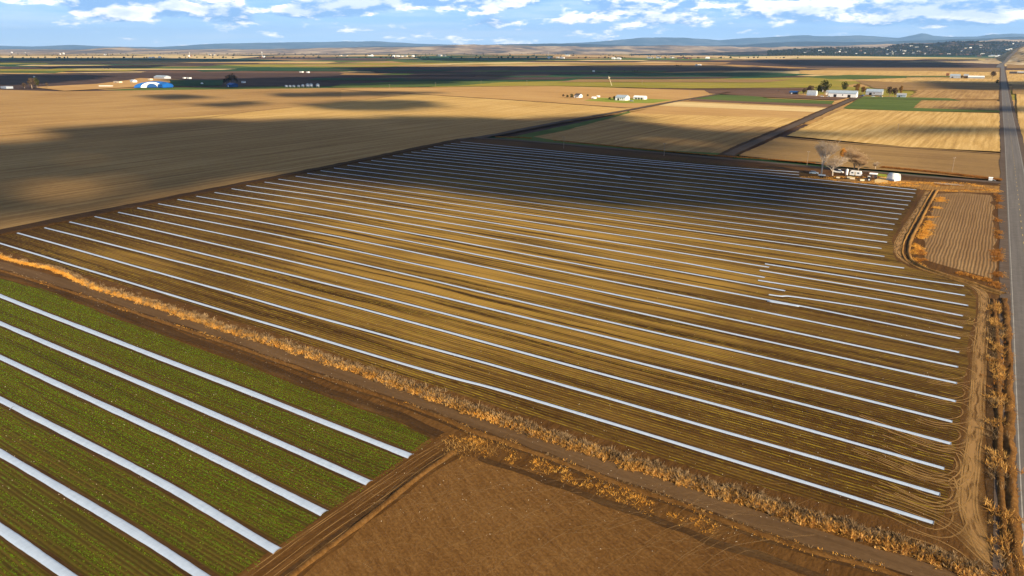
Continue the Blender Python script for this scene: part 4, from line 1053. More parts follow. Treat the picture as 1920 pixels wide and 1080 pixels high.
# far clusters of buildings: (cx, cy, n, half width px, wall, label)
rr = random.Random(9)
CLU = [
 (40, 100, 7, 40, ('cream', 'white', 'white'), 'tiny pale building in the long cluster at the far left horizon'),
 (118, 102, 2, 6, ('white', 'white'), 'tiny white building beside the lone far trees left of centre-left'),
 (198, 103.5, 2, 5, ('white', 'cream'), 'tiny building by the small dark grove on the left horizon'),
 (290, 108.5, 5, 17, ('white', 'cream'), 'tiny white building in the far cluster above the blue hangar'),
 (356, 106, 2, 2, ('white', 'rust'), 'tiny white-and-red silo hut on the far left plain'),
 (490, 108, 3, 8, ('rust', 'white'), 'tiny reddish building around the far white mast'),
 (400, 103, 2, 8, ('cream', 'cream'), 'tiny cream hut on the far plain left of the white mast'),
 (640, 105, 4, 14, ('grey', 'cream'), 'tiny grey building in the shaded far hamlet at centre-left'),
 (697, 105, 4, 10, ('white', 'grey'), 'tiny building beside the dark far trees at centre-left'),
 (757, 106, 9, 20, ('white', 'cream', 'white'), 'tiny white building in the bright far hamlet left of centre'),
 (828, 105, 3, 7, ('grey', 'cream'), 'tiny grey building right of the bright far hamlet'),
 (905, 99, 4, 10, ('white', 'cream'), 'tiny pale building on the horizon at the picture centre'),
 (1045, 109, 6, 16, ('white', 'white', 'cream'), 'white building in the far row below the centre hills'),
 (1066, 105, 4, 14, ('orange_b', 'cream'), 'tan building just behind the far white row below the hills'),
 (1152, 110.5, 4, 9, ('white', 'white'), 'small white building under the dark far tree clump'),
 (1235, 109, 9, 28, ('grey', 'cream', 'grey'), 'tiny grey building in the far village right of centre'),
 (1285, 110, 6, 14, ('rust', 'brown'), 'tiny brown building at the right end of the far village'),
 (1322, 109.5, 3, 7, ('white', 'rust'), 'tiny white-and-red building alone right of the far village'),
 (1308, 122.5, 3, 12, ('white', 'grey'), 'small white shed on the dark ploughland right of centre'),
 (1113, 134.5, 1, 1, ('white',), 'single white hut on the dark field edge right of centre'),
 (1613, 101, 6, 14, ('white', 'grey', 'cream'), 'tiny white building in the far cluster under the town hill'),
 (1860, 106, 10, 26, ('cream', 'brown', 'white'), 'tiny building in the far farm where the highway climbs'),
 (64, 144, 1, 1, ('white',), 'single white hut on the dark field near the left edge'),
 (379, 157, 1, 1, ('white',), 'single white hut in front of the dark green field'),
 (1460, 171, 1, 1, ('rust',), 'small rusty shed left of the farmyard trees'),
]
M['orange_b'] = plain('tan_plaster', (.55, .38, .18), .8, .1)
protos = {}
for cx, cy, n, hw_, walls, lab in CLU:
    s = mpp(cy)
    for i in range(n):
        wl = walls[i % len(walls)]
        x = cx + (rr.uniform(-1, 1) if n > 1 else 0) * hw_; y = cy + rr.uniform(-.35, .35) * (1 if n > 1 else 0)
        if wl not in protos:
            rt = empty('farm_building', (0, 0, 0))
            b = MB(); b.prism([(-.5, 0), (.5, 0), (.5, .65), (0, 1.0), (-.5, .65)], -.5, .5); b.build('wall', M[wl], rt)
            b = MB(); b.prism([(-.53, .62), (0, 1.0), (.53, .62), (.53, .68), (0, 1.06), (-.53, .68)], -.52, .52); b.build('roof', M['darkroof' if wl in ('brown', 'rust', 'grey') else 'bluegrey' if rr.random() < .3 else wl], rt)
            protos[wl] = rt; o = rt
        else:
            o = protos[wl].copy(); SC.collection.objects.link(o)
            for ch in [q for q in bpy.data.objects if q.parent == protos[wl]]:
                d = ch.copy(); SC.collection.objects.link(d); d.parent = o
        c = G(x, y)
        wpx = rr.uniform(3, 8) if n > 1 else 4; hpx = rr.uniform(1.6, 3.0)
        o.location = (c[0], c[1], -.97); o.rotation_euler = (0, 0, R(-34 + rr.uniform(-6, 6)))
        o.scale = (wpx * s, rr.uniform(.5, .8) * min(18, wpx * s), hpx * s)
        if n > 1: tag(o, lab, 'building', 'buildings: ' + lab.split(' in ')[-1])
        else: tag(o, lab, 'building'); o.pop('group', None) if 'group' in o.keys() else None
# trees
PT = {k: leafy_proto(mt, sd, nn) for k, mt, sd, nn in (('g', 'leaf_green', 21, 900), ('a', 'leaf_autumn', 22, 900), ('b', 'leaf_brown', 23, 1100), ('f', 'leaf_far', 24, 400))}
TRS = [
 ('g', 1546, 176, 20, 1.1, 'largest green tree behind the farmyard'), ('g', 1535, 175, 13, 1.0, 'smaller green tree left of the largest one in the farmyard'),
 ('g', 1583, 171, 15, 1.0, 'rounded olive tree behind the white barn roof'), ('a', 1607, 174, 14, 1.0, 'orange autumn tree right of the white barn'),
 ('a', 1617, 176, 11, 1.1, 'small orange autumn tree nearest the side road'), ('g', 1626, 175, 8, 1.2, 'low green tree just left of the grey barn'),
 ('b', 1517, 177, 13, 1.2, 'brown bare-looking tree left of the round-topped shed'), ('b', 1507, 177, 9, 1.1, 'short brown tree above the low dark shed'),
 ('b', 1667, 181, 14, .8, 'greyish brown tree right of the grey barn'), ('b', 1677, 182, 13, .9, 'brown tree beside the small pale metal shed'), ('a', 1688, 180, 15, .45, 'slim pale tree behind the small metal shed'),
 ('b', 1861, 146, 16, 1.15, 'big round tan tree beside the highway farm'), ('g', 1869, 157, 9, 1.0, 'dark bush at the highway edge beside the farm'),
 ('b', 1803, 147, 8, .9, 'brown shrub between the roadside farm sheds'), ('b', 1785, 147, 5, 1.2, 'brown bush at the left end of the roadside farm'),
 ('g', 1064, 183, 4, 1.6, 'leftmost low shrub beside the dark-roofed white house'), ('g', 1072, 184, 6, 1.3, 'rounded shrub touching the dark-roofed white house'), ('b', 1056, 182, 4, 1.5, 'brown bush at the far left of the white houses'),
 ('g', 1102, 181, 3.5, 1.2, 'small bush between the two white house yards'), ('g', 1152, 187, 5, 1.3, 'dark shrub in front of the largest white farmhouse'), ('g', 1143, 187, 3.5, 1.8, 'low dark shrub left of the largest white farmhouse'),
 ('b', 60, 165, 17, 1.1, 'big grey-brown tree at the left edge of the golden yard'), ('g', 70, 164, 17, .8, 'dark green tree right behind the big grey-brown tree'), ('b', 46, 165, 9, 1.3, 'brown bush left of the big grey-brown tree'),
 ('b', 89, 164, 8, 1.1, 'small round brown tree standing alone on the golden yard'), ('f', 432, 157, 19, 1.3, 'large dark round tree over the blue barn'), ('f', 441, 156, 16, 1.0, 'dark tree at the right side of the large round one'),
 ('f', 422, 157, 11, 1.1, 'dark tree at the left side of the large round one'),
]
for k, x, y, h, wf, lab in TRS:
    c = G(x, y); place_tree(k, PT[k], c[0], c[1], h, lab, None, wf)
# far groves, dark against the plain
n_t = 0
for cx, cy, n, hw_, lab in [(208, 129, 7, 14, 'dark tree in the far grove on the left plain'), (22, 100, 3, 6, 'dark tree by the pale cluster on the left horizon'), (118, 101, 3, 5, 'dark tree by the two white huts on the left horizon'),
    (205, 103, 5, 8, 'dark tree in the small grove on the left horizon'), (640, 105, 6, 12, 'dark tree in the shaded far hamlet at centre-left'), (690, 104, 4, 5, 'dark tree in the clump left of the bright hamlet'),
    (783, 105, 5, 5, 'dark tree at the right end of the bright far hamlet'), (828, 105, 4, 6, 'dark tree by the grey huts right of the bright hamlet'), (1160, 108.5, 8, 9, 'dark tree in the tall far clump right of centre'),
    (1240, 108.5, 8, 26, 'dark tree among the far village houses'), (1285, 110, 5, 12, 'dark tree at the right end of the far village'), (1028, 100, 1, 1, 'single dark tree left of the far tower'), (1135, 137, 8, 14, 'dark bush along the field edge right of centre'),
    (1185, 134, 8, 14, 'dark bush in the hedge line on the far field edge'), (1640, 99.5, 7, 20, 'dark tree in the band below the town hill'), (1850, 105, 9, 26, 'dark tree around the farm where the highway climbs'), (330, 101, 5, 14, 'dark tree in the row under the left mountains'), (1270, 124, 5, 16, 'dark bush near the white shed on the ploughland')]:
    for i in range(n):
        x = cx + (rr.uniform(-1, 1) if n > 1 else 0) * hw_; y = cy + rr.uniform(-.3, .3)
        c = G(x, y); place_tree('f', PT['f'], c[0], c[1], rr.uniform(1.8, 3.6) * mpp(cy), lab, ('trees: ' + lab.split('dark ')[-1]) if n > 1 else None, rr.uniform(.9, 1.5))
# ---- poles
pp = None
PO = [(1057, 278, 'power pole beside the back road above the tunnels, left one'), (1245, 292, 'power pole beside the back road above the tunnels, right one'), (1513, 309, 'power pole beside the tallest bare tree'),
      (1785, 322, 'power pole above the orange roadside weeds'), (1293, 181, 'power pole where the dirt road leaves the white houses'), (1204, 160, 'power pole on the yellow green field above the white houses'),
      (902, 160, 'power pole on the field edge at centre'), (817, 163, 'power pole on the field edge left of centre'), (731, 169, 'power pole at the tan field corner'), (988, 159, 'power pole on the green field edge above the white houses'), (1682, 251, 'short power pole in the golden field right of the side road'),
      (424, 163, 'power pole left of the dark blue barn'), (1741, 133, 'power pole in the golden field near the roadside farm')]
for x, y, lab in PO:
    c = G(x, y)
    if pp is None:
        rt = empty('power_pole', (0, 0, 0))
        b = MB(); b.tube((0, 0, -.3), (0, 0, 7.6), .15, .10, 8); b.build('post', M['wood'], rt)
        b = MB(); b.box(-1.0, 1.0, -.06, .06, 7.0, 7.14); arm = b.build('crossarm', M['wood'], rt)
        for q in (-.85, 0, .85):
            b = MB(); b.lathe([(.05, 7.14), (.08, 7.22), (.04, 7.34)], q, 0, 8); b.build('insulator', M['white'], arm)
        pp = rt; o = rt
    else:
        o = pp.copy(); SC.collection.objects.link(o)
        for ch in [q for q in bpy.data.objects if q.parent == pp]:
            d = ch.copy(); SC.collection.objects.link(d); d.parent = o
            for g_ in [q for q in bpy.data.objects if q.parent == ch]:
                e = g_.copy(); SC.collection.objects.link(e); e.parent = d
    o.location = (c[0], c[1], ZF - (.9 if y < 165 else 0)); o.rotation_euler = (0, 0, R(31 + 90 if y < 200 else 31)); o.scale = (1, 1, 1 if y > 170 else 1.2)
    tag(o, lab, 'utility pole', 'power poles along the field roads')
# far masts
def mast(x, y, hpx, lab, mat='white', lean=0.0):
    s = mpp(y); c = G(x, y); h = hpx * s
    rt = empty('lattice_mast', (c[0], c[1], -.95)); rt.rotation_euler = (0, lean, 0); tag(rt, lab, 'mast')
    b = MB(); r = max(.3, h * .035)
    for a in (0, 2.09, 4.19): b.tube((r * math.cos(a), r * math.sin(a), 0), (r * .3 * math.cos(a), r * .3 * math.sin(a), h), r * .28, r * .2, 5)
    b.build('legs', M[mat], rt)
    b = MB()
    for k in range(8):
        z = h * (k + .5) / 8; b.box(-r * .9, r * .9, -r * .12, r * .12, z, z + r * .25)
    b.build('braces', M[mat], rt)
    b = MB(); b.box(-r * 2.6, r * 2.6, -r * .8, r * .8, h * .78, h * .84); b.build('platform', M[mat], rt)
mast(492, 107.5, 11, 'tall white mast on the far plain left of centre')
mast(356, 106, 8, 'short white mast on the far left plain')
mast(1028, 105, 8, 'dark narrow tower on the horizon left of the far white row', 'grey')
mast(1147, 160, 19, 'leaning pale mast at the field edge above the white houses', 'cream', R(-20))
# ---- yard things beside the bare trees
def put(o, x, y, rz, lab, cat, group=None):
    c = G(x, y); o.location = (c[0], c[1], ZF + .01); o.rotation_euler = (0, 0, R(rz)); tag(o, lab, cat, group); return o
def car(name, body, x, y, rz, lab, L=4.3, hgt=1.45, pickup=False):
    rt = empty(name, (0, 0, 0)); w_ = .88
    b = MB(); z0 = .35
    prof = [(-L / 2, z0), (L / 2, z0), (L / 2, .75), (L / 2 - .9, .88), (-L / 2 + .1, .92), (-L / 2, .8)]
    b.add([(p[0], -w_, p[1]) for p in prof] + [(p[0], w_, p[1]) for p in prof], [(i, (i + 1) % 6, 6 + (i + 1) % 6, 6 + i) for i in range(6)] + [tuple(range(6))[::-1], tuple(range(6, 12))])
    b.build('body', body, rt)
    c0, c1 = (-.3, L / 2 - 1.0) if pickup else (-L / 2 + .25, L / 2 - 1.0)
    b = MB(); q = [(c0, .9), (c1, .87), (c1 - .6, hgt - .08), (c0 + .3, hgt - .08)]
    b.add([(p[0], -w_ * .93, p[1]) for p in q[:2]] + [(p[0], -w_ * .78, p[1]) for p in q[2:]] + [(p[0], w_ * .93, p[1]) for p in q[:2]] + [(p[0], w_ * .78, p[1]) for p in q[2:]],
          [(0, 1, 2, 3), (7, 6, 5, 4), (1, 5, 6, 2), (0, 3, 7, 4), (3, 2, 6, 7)])
    b.build('window', M['glass'], rt)
    b = MB(); b.box(c0 + .3, c1 - .6, -w_ * .78, w_ * .78, hgt - .08, hgt); b.build('roof', body, rt)
    for sx in (-L / 2 + .8, L / 2 - .8):
        for sy in (-.78, .78):
            b = MB(); b.wheel(sx, sy, .34, .34, .24); b.build('wheel', M['black'], rt)
    return put(rt, x, y, rz, lab, 'car' if not pickup else 'pickup')
car('parked_car', M['bluegrey'], 1526, 326, -25, 'pale blue parked car left of the tallest bare tree')
car('parked_pickup', M['white'], 1571, 324, -34, 'white pickup behind the wide bare tree', 5.2, 1.75, True)
for (x, y, mt, rz_, lab, pk) in ((1541, 181.5, 'white', -34, 'white car parked in front of the brown farmhouse', False), (1553, 182, 'grey', -34, 'grey pickup parked left of the long white barn', True),
    (1618, 179.5, 'blue', 30, 'blue car beside the side road near the grey barn', False), (1637, 181.5, 'white', -34, 'white car in front of the grey barn', False), (1651, 182, 'cream', -60, 'cream pickup at the right end of the grey barn', True),
    (1184, 190, 'grey', -34, 'grey car on the lawn edge by the white farmhouse', False)):
    car('parked_pickup' if pk else 'parked_car', M[mt], x, y, rz_, lab, 5.4 if pk else 4.6, 1.8 if pk else 1.5, pk)
def flat_trailer(x, y, lab):
    rt = empty('flatbed_trailer', (0, 0, 0))
    b = MB(); b.box(-2.6, 2.6, -1.1, 1.1, .65, .8); b.build('bed', M['darkroof'], rt)
    b = MB(); b.box(-2.2, .9, -.95, .95, .82, 1.15); b.build('load_cover', M['bluegrey'], rt)
    b = MB(); b.tube((2.6, 0, .7), (3.6, 0, .5), .06, .06); b.build('drawbar', M['black'], rt)
    for sx in (-.9, 0):
        for sy in (-1.2, 1.2):
            b = MB(); b.wheel(sx, sy, .38, .38, .22); b.build('wheel', M['black'], rt)
    put(rt, x, y, -34, lab, 'trailer')
flat_trailer(1543, 332, 'dark flatbed trailer at the foot of the tallest bare tree')
rt = empty('upright_tank', (0, 0, 0))
b = MB(); b.lathe([(.55, .3), (.6, .5), (.6, 2.9), (.45, 3.2), (.1, 3.35)], n=16); b.build('tank', M['white'], rt, True)
for a in (0.8, 2.4, 3.9, 5.5):
    b = MB(); b.tube((.5 * math.cos(a), .5 * math.sin(a), 0), (.5 * math.cos(a), .5 * math.sin(a), .5), .05, .05); b.build('leg', M['grey'], rt)
put(rt, 1587, 329, 0, 'upright white tank between the bare trees', 'tank')
rt = empty('camper_trailer', (0, 0, 0))
prof = [(-2.6, .45), (2.2, .45), (2.7, 1.2), (2.3, 2.5), (-2.2, 2.6), (-2.7, 1.9)]
b = MB(); b.add([(p[0], -1.05, p[1]) for p in prof] + [(p[0], 1.05, p[1]) for p in prof], [(i, (i + 1) % 6, 6 + (i + 1) % 6, 6 + i) for i in range(6)] + [tuple(range(6))[::-1], tuple(range(6, 12))]); b.build('body', M['white'], rt)
for q in (-1.5, 1.2):
    b = MB(); b.box(q - .45, q + .45, -1.09, -1.0, 1.4, 2.0); b.build('window', M['glass'], rt)
b = MB(); b.box(-.5, .2, -1.08, -1.0, .55, 2.2); b.build('door', M['cream'], rt)
for sy in (-.95, .95):
    b = MB(); b.wheel(-.2, sy, .36, .36, .2); b.build('wheel', M['black'], rt)
b = MB(); b.tube((2.3, 0, .5), (3.6, 0, .45), .06, .05); b.build('drawbar', M['grey'], rt)
put(rt, 1604, 330, -34, 'white camper trailer under the round bare tree', 'camper')
for i, (x, y, s, lab) in enumerate(((1592, 334, .9, 'low tan crate left of the small tractor'), (1598, 336, 1.1, 'wider tan crate next to the low one'), (1571, 334, .8, 'small tan crate under the wide bare tree'), (1616, 339, .9, 'pale crate in front of the small tractor'))):
    rt = empty('wooden_crate', (0, 0, 0))
    b = MB(); b.box(-s, s, -s * .7, s * .7, .12, s * .9); b.build('box', M['cream'], rt)
    b = MB()
    for q in (-.8, 0, .8): b.box(q * s - .08, q * s + .08, -s * .74, s * .74, 0, .12)
    b.build('skids', M['brown'], rt)
    b = MB(); b.box(-s * 1.03, s * 1.03, -s * .73, s * .73, s * .9, s * .98); b.build('lid', M['hay'], rt)
    put(rt, x, y, -34 + i * 7, lab, 'crate')
# small tractor
rt = empty('small_tractor', (0, 0, 0))
b = MB(); b.box(-.5, 1.6, -.38, .38, .7, 1.35); b.box(-.9, -.4, -.5, .5, .6, 1.0); b.build('hood', M['darkroof'], rt)
b = MB(); b.box(-1.1, .1, -.6, .6, 2.2, 2.32); b.build('cab_roof', M['white'], rt)
b = MB(); b.box(-1.0, 0, -.52, .52, 1.3, 2.18); b.build('cab_glass', M['glass'], rt)
b = MB(); b.box(-1.0, 0, -.55, .55, .95, 1.28); b.build('cab', M['darkroof'], rt)
for sx, r_, sy in ((-.8, .78, .75), (1.25, .45, .65)):
    for q in (-1, 1):
        b = MB(); b.wheel(sx, q * sy, r_, r_, .38); wh = b.build('wheel', M['black'], rt)
        b = MB(); b.wheel(sx, q * (sy + .01), r_, r_ * .5, .40); b.build('rim', M['white'], wh)
put(rt, 1626, 339, 150, 'small dark tractor with a white cab roof beside the lawn', 'tractor')
rt = empty('tool_shed', (0, 0, 0))
b = MB(); b.box(-1.6, 1.6, -1.1, 1.1, 0, 1.8); b.build('wall', M['darkroof'], rt)
b = MB(); b.prism([(-1.3, 1.8), (0, 2.4), (1.3, 1.8)], -1.8, 1.8); b.build('roof', M['white'], rt)
b = MB(); b.box(-.5, .5, -1.16, -1.05, .05, 1.6); b.build('door', M['brown'], rt)
put(rt, 1637, 333, -34, 'dark tool shed with white roof at the end of the small lawn', 'shed')
# round-topped shelter
rt = empty('arched_shelter', (0, 0, 0))
n = 15; t = np.linspace(0, math.pi, n)
A = [(-2.1 * math.cos(q), 3.5 * math.sin(q) ** .8) for q in t]; B_ = [(-1.98 * math.cos(q), 3.38 * math.sin(q) ** .8) for q in t]
b = MB(); L = 2.3
V = [(-L, y, z) for y, z in A] + [(L, y, z) for y, z in A] + [(-L, y, z) for y, z in B_] + [(L, y, z) for y, z in B_]
b.add(V, [(i, n + i, n + i + 1, i + 1) for i in range(n - 1)] + [(2 * n + i, 2 * n + i + 1, 3 * n + i + 1, 3 * n + i) for i in range(n - 1)] + [(i, i + 1, 2 * n + i + 1, 2 * n + i) for i in range(n - 1)] + [(n + i + 1, n + i, 3 * n + i, 3 * n + i + 1) for i in range(n - 1)])
b.build('cover', M['white'], rt, True)
b = MB(); b.add([(L - .5, y, z) for y, z in B_], [tuple(range(n))]); b.build('end_sheet', M['white'], rt)
b = MB(); b.box(-L + .2, L - .4, -2.25, -2.1, 0, .8); b.build('side_board', M['bluegrey'], rt)
put(rt, 1675, 338, -62, 'white round-topped shelter at the right end of the yard', 'shelter')
field('grass', [(1634, 324), (1662, 327), (1668, 333), (1640, 329)], M['lawn'], Z1 + .03, jag=.1)
field('grass', [(1652, 332), (1668, 333), (1664, 342), (1640, 343), (1640, 337)], M['straw'], Z1 + .03, jag=.2)
P = along(((1631, 325), (1645, 326)), 260, 0, .5); tufts('hedge', P, RNG.uniform(.4, .9, len(P)), .4, 10, .2, M['rust_weed'])
# white pump box by the highway junction
rt = empty('pump_box', (0, 0, 0))
b = MB(); b.box(-.8, .8, -.5, .5, 0, 1.1); b.build('box', M['white'], rt)
b = MB(); b.prism([(-.6, 1.1), (0, 1.6), (.6, 1.1)], -.9, .9); b.build('roof', M['white'], rt)
b = MB(); b.tube((.8, 0, .4), (2.2, 0, .1), .12, .12); b.build('pipe', M['steel'], rt)
put(rt, 1857, 338, -34, 'small white pump box where the back road meets the highway', 'pump box')
# log and brush heaps
for (x, y, s, lab) in ((1771, 347, 1.0, 'brown heap of brush and logs at the top of the furrowed plot, bigger one'), (1795, 348, .7, 'dark heap of brush right of the bigger one')):
    rt = empty('brush_heap', (0, 0, 0)); random.seed(int(x))
    for q in range(9):
        b = MB(); a = random.uniform(-.5, .5); x_ = random.uniform(-3, 3) * s; l_ = random.uniform(1.2, 2.6) * s
        b.tube((x_ - l_ * math.cos(a), random.uniform(-.8, .8), random.uniform(.1, .9) * s), (x_ + l_ * math.cos(a), random.uniform(-.8, .8), random.uniform(.1, .9) * s), .16, .12, 6)
        b.build('log', M['wood' if q % 2 else 'bark'], rt)
    Pn = np.stack([RNG.normal(0, 1.6 * s, 90), RNG.normal(0, .7 * s, 90), np.full(90, 0.0)], 1)
    tufts('twigs', Pn, RNG.uniform(.4, 1.1, 90) * s, .4, 9, .1, M['rust_weed'], kind=None, parent=rt)
    put(rt, x, y, -20, lab, 'brush heap')
# ------------------------------------------------------------------ hills and mountains
def hill_mat(name, cols, sc, stretch=(1, 1, 2)):
    m_, k, out = newmat(name)
    pos = k.n('ShaderNodeNewGeometry').outputs['Position']
    n1 = k.noise(k.vm('MULTIPLY', pos, stretch), sc, 7.0, .62, .5)
    b = bsdf(k, out, Base_Color=k.ramp(n1, [(.38, cols[0]), (.5, cols[1]), (.62, cols[2])]), Roughness=1.0)
    b.inputs['Specular IOR Level'].default_value = 0
    return m_
M['mountain'] = hill_mat('mountain_slopes', ((.02, .05, .09), (.045, .08, .12), (.10, .13, .16)), .0009)  # bluish base: some of the distance haze is put into the slope colour
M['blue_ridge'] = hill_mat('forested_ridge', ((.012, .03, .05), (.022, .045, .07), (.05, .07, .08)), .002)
M['tan_hill'] = hill_mat('dry_hills', ((.10, .10, .11), (.28, .21, .16), (.46, .36, .25)), .0022, (1, .35, 6))
M['town_hill'] = hill_mat('wooded_town_hill', ((.014, .022, .035), (.030, .038, .050), (.16, .12, .10)), .006, (1, .6, 4))
M['road_hill'] = hill_mat('roadside_hill', ((.30, .20, .10), (.48, .35, .20), (.62, .50, .33)), .02)
def hills(name, pts, Y, front, back, mat, seed, amp=.12, nx=260, ks=1.0):
    pts = [(a, Y0 - (Y0 - b) * ks) for a, b in pts]
    xs = np.linspace(pts[0][0], pts[-1][0], nx)
    ys = np.interp(xs, [p[0] for p in pts], [p[1] for p in pts])
    rows = np.concatenate([np.linspace(0, 1, 12), np.linspace(1, 0, 5)[1:]])
    V = []
    for r, f in enumerate(rows):
        fr = r < 12
        yy = Y - front * (1 - f) if fr else Y + back * (1 - f)
        for i, x in enumerate(xs):
            top = GZ(x, ys[i], Y)
            jit = 1 + amp * ((vnoise(x / 21.0, seed) + vnoise(x / 8.0, seed + 1) * .5) - .75)
            hz = max(0.0, top[2] * jit)
            n2 = vnoise(x / 13.0 + r * .9, seed + r) - .5
            prof = (f ** 1.35) if fr else f
            V.append((top[0] * yy / Y if not fr else top[0] * (.35 + .65 * yy / Y) , yy + n2 * front * .05 * (0 < r < 11), -3 + (hz + 3) * max(0, prof + n2 * .22 * math.sin(f * math.pi))))
    k = nx; idx = np.arange(len(rows) * k).reshape(len(rows), k)
    Fc = np.stack([idx[:-1, :-1].ravel(), idx[:-1, 1:].ravel(), idx[1:, 1:].ravel(), idx[1:, :-1].ravel()], 1)
    o = mesh(name, V, Fc, M[mat], smooth=True); o['kind'] = 'structure'
    return o
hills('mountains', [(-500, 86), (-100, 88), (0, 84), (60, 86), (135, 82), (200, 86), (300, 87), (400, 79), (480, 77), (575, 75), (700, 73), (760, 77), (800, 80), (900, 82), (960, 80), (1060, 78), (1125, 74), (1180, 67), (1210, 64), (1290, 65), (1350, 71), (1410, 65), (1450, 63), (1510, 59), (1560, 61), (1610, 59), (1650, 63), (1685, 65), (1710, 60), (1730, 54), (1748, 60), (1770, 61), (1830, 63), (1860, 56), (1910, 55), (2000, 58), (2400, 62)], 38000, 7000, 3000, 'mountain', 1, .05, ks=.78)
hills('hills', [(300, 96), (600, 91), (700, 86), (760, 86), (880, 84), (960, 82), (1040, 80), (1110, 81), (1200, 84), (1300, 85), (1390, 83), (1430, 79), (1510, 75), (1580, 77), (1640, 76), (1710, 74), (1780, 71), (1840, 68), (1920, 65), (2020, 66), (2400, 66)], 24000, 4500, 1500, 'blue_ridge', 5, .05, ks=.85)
hills('hills', [(-500, 93), (-100, 92), (150, 93), (190, 90), (230, 88), (260, 91), (300, 92.5), (500, 92), (600, 90), (680, 89), (800, 88), (870, 84), (920, 84), (1000, 86), (1100, 88), (1200, 86), (1290, 85), (1340, 87), (1440, 89), (1500, 87), (1600, 85), (1700, 81), (1800, 79), (1860, 75), (1960, 73), (2400, 76)], 13500, 4500, 1800, 'tan_hill', 9, .12)
hills('hills', [(1180, 101), (1300, 99), (1400, 97), (1480, 93), (1540, 90), (1600, 89), (1640, 90), (1700, 83), (1760, 80), (1800, 79), (1850, 78), (1900, 78), (2000, 79), (2300, 84)], 9000, 1800, 900, 'town_hill', 14, .1)
# the hill the highway climbs
HP = [(1780, 117), (1830, 115), (1856, 111), (1874, 105), (1888, 98), (1902, 91.5), (1920, 87.5), (1960, 85), (2100, 86), (2400, 92)]
hills('hills', HP, 3600, 900, 700, 'road_hill', 20, .02, 90)
# woods and houses of the town on the far hill
rr = random.Random(31)
V, Fc = [], []
dg = bpy.context.evaluated_depsgraph_get()
from mathutils.bvhtree import BVHTree
hs = [o for o in bpy.data.objects if o.name.startswith('hills')]
trees_bv = [BVHTree.FromObject(o, dg) for o in hs]
def drop(x, y):
    z = -1.0
    for t in trees_bv:
        r = t.ray_cast(Vector((x, y, 3000)), Vector((0, 0, -1)))
        if r[0] is not None: z = max(z, r[0].z)
    return z
RH = []
for (x_, Y) in ((1879.5, 2500), (1880, 2750), (1882, 2950), (1886, 3130), (1891, 3290), (1898, 3430), (1908, 3540), (1920, 3620)):
    xx = (x_ - 960) / FP * math.cos(TH) * Y
    RH.append(np.array([xx, Y, 0.0]))
P_, t_ = smooth_path(RH, 20)
for q in P_: q[2] = max(drop(q[0] + o_, q[1]) for o_ in (-6, 0, 6)) + 1.0
V, Fc, U = ribbon_arrays(P_, [(-7, 0), (0, 0), (7, 0)], step=20, z=.6)
tag(mesh('highway', V, Fc, M['asphalt'], uv=U), kind='structure')
V, Fc = [], []
def tinytree(x, y, z, h):
    b = len(V); w_ = h * rr.uniform(.5, .9)
    o = [rr.uniform(.7, 1.2) for _ in range(6)]
    V.extend([(x + w_ * o[0], y, z + h * .45), (x, y + w_ * o[1], z + h * .5), (x - w_ * o[2], y, z + h * .4), (x, y - w_ * o[3], z + h * .5), (x + w_ * .2, y, z + h * o[4]), (x, y, z - 1)])
    Fc.extend([(b, b + 1, b + 4), (b + 1, b + 2, b + 4), (b + 2, b + 3, b + 4), (b + 3, b, b + 4), (b + 1, b, b + 5), (b + 2, b + 1, b + 5), (b + 3, b + 2, b + 5), (b, b + 3, b + 5)])
for _ in range(8000):
    xx = rr.uniform(1440, 2010); Y = rr.uniform(7000, 9050)
    x = (xx - 960) / FP * math.cos(TH) * Y
    if vnoise(x / 160 + Y / 90, 3) * .6 + vnoise(x / 60 + 5 + Y / 50, 4) * .4 < .42: continue
    tinytree(x, Y, drop(x, Y), rr.uniform(6, 17))
for _ in range(1500):
    xx = rr.uniform(-100, 1500); Y = rr.choice([rr.uniform(5200, 5400), rr.uniform(8800, 9400), rr.uniform(6900, 7100)])
    x = (xx - 960) / FP * math.cos(TH) * Y
    if vnoise(x / 420 + Y * 3.1, 6) < .66: continue
    tinytree(x, Y, -1, rr.uniform(6, 14))
mesh('distant_woods', V, np.array(Fc), M['leaf_far'])['kind'] = 'stuff'
src = protos['white']; src2 = protos['cream']; src3 = protos['rust']
for i in range(70):
    xx = rr.uniform(1500, 1900); Y = rr.uniform(7250, 8850)
    x = (xx - 960) / FP * math.cos(TH) * Y
    sc_ = (src, src2, src3)[i % 3]
    o = sc_.copy(); SC.collection.objects.link(o)
    for ch in [q for q in bpy.data.objects if q.parent == sc_]:
        d = ch.copy(); SC.collection.objects.link(d); d.parent = o
    o.location = (x, Y, drop(x, Y)); o.scale = (rr.uniform(14, 40), 16, rr.uniform(6, 11)); o.rotation_euler = (0, 0, rr.uniform(-.6, .2))
    tag(o, ('tiny white town house', 'tiny cream town house', 'tiny reddish town house')[i % 3] + ' among the dark trees of the far hillside', 'house', ('white', 'cream', 'reddish')[i % 3] + ' houses of the town on the far hillside')
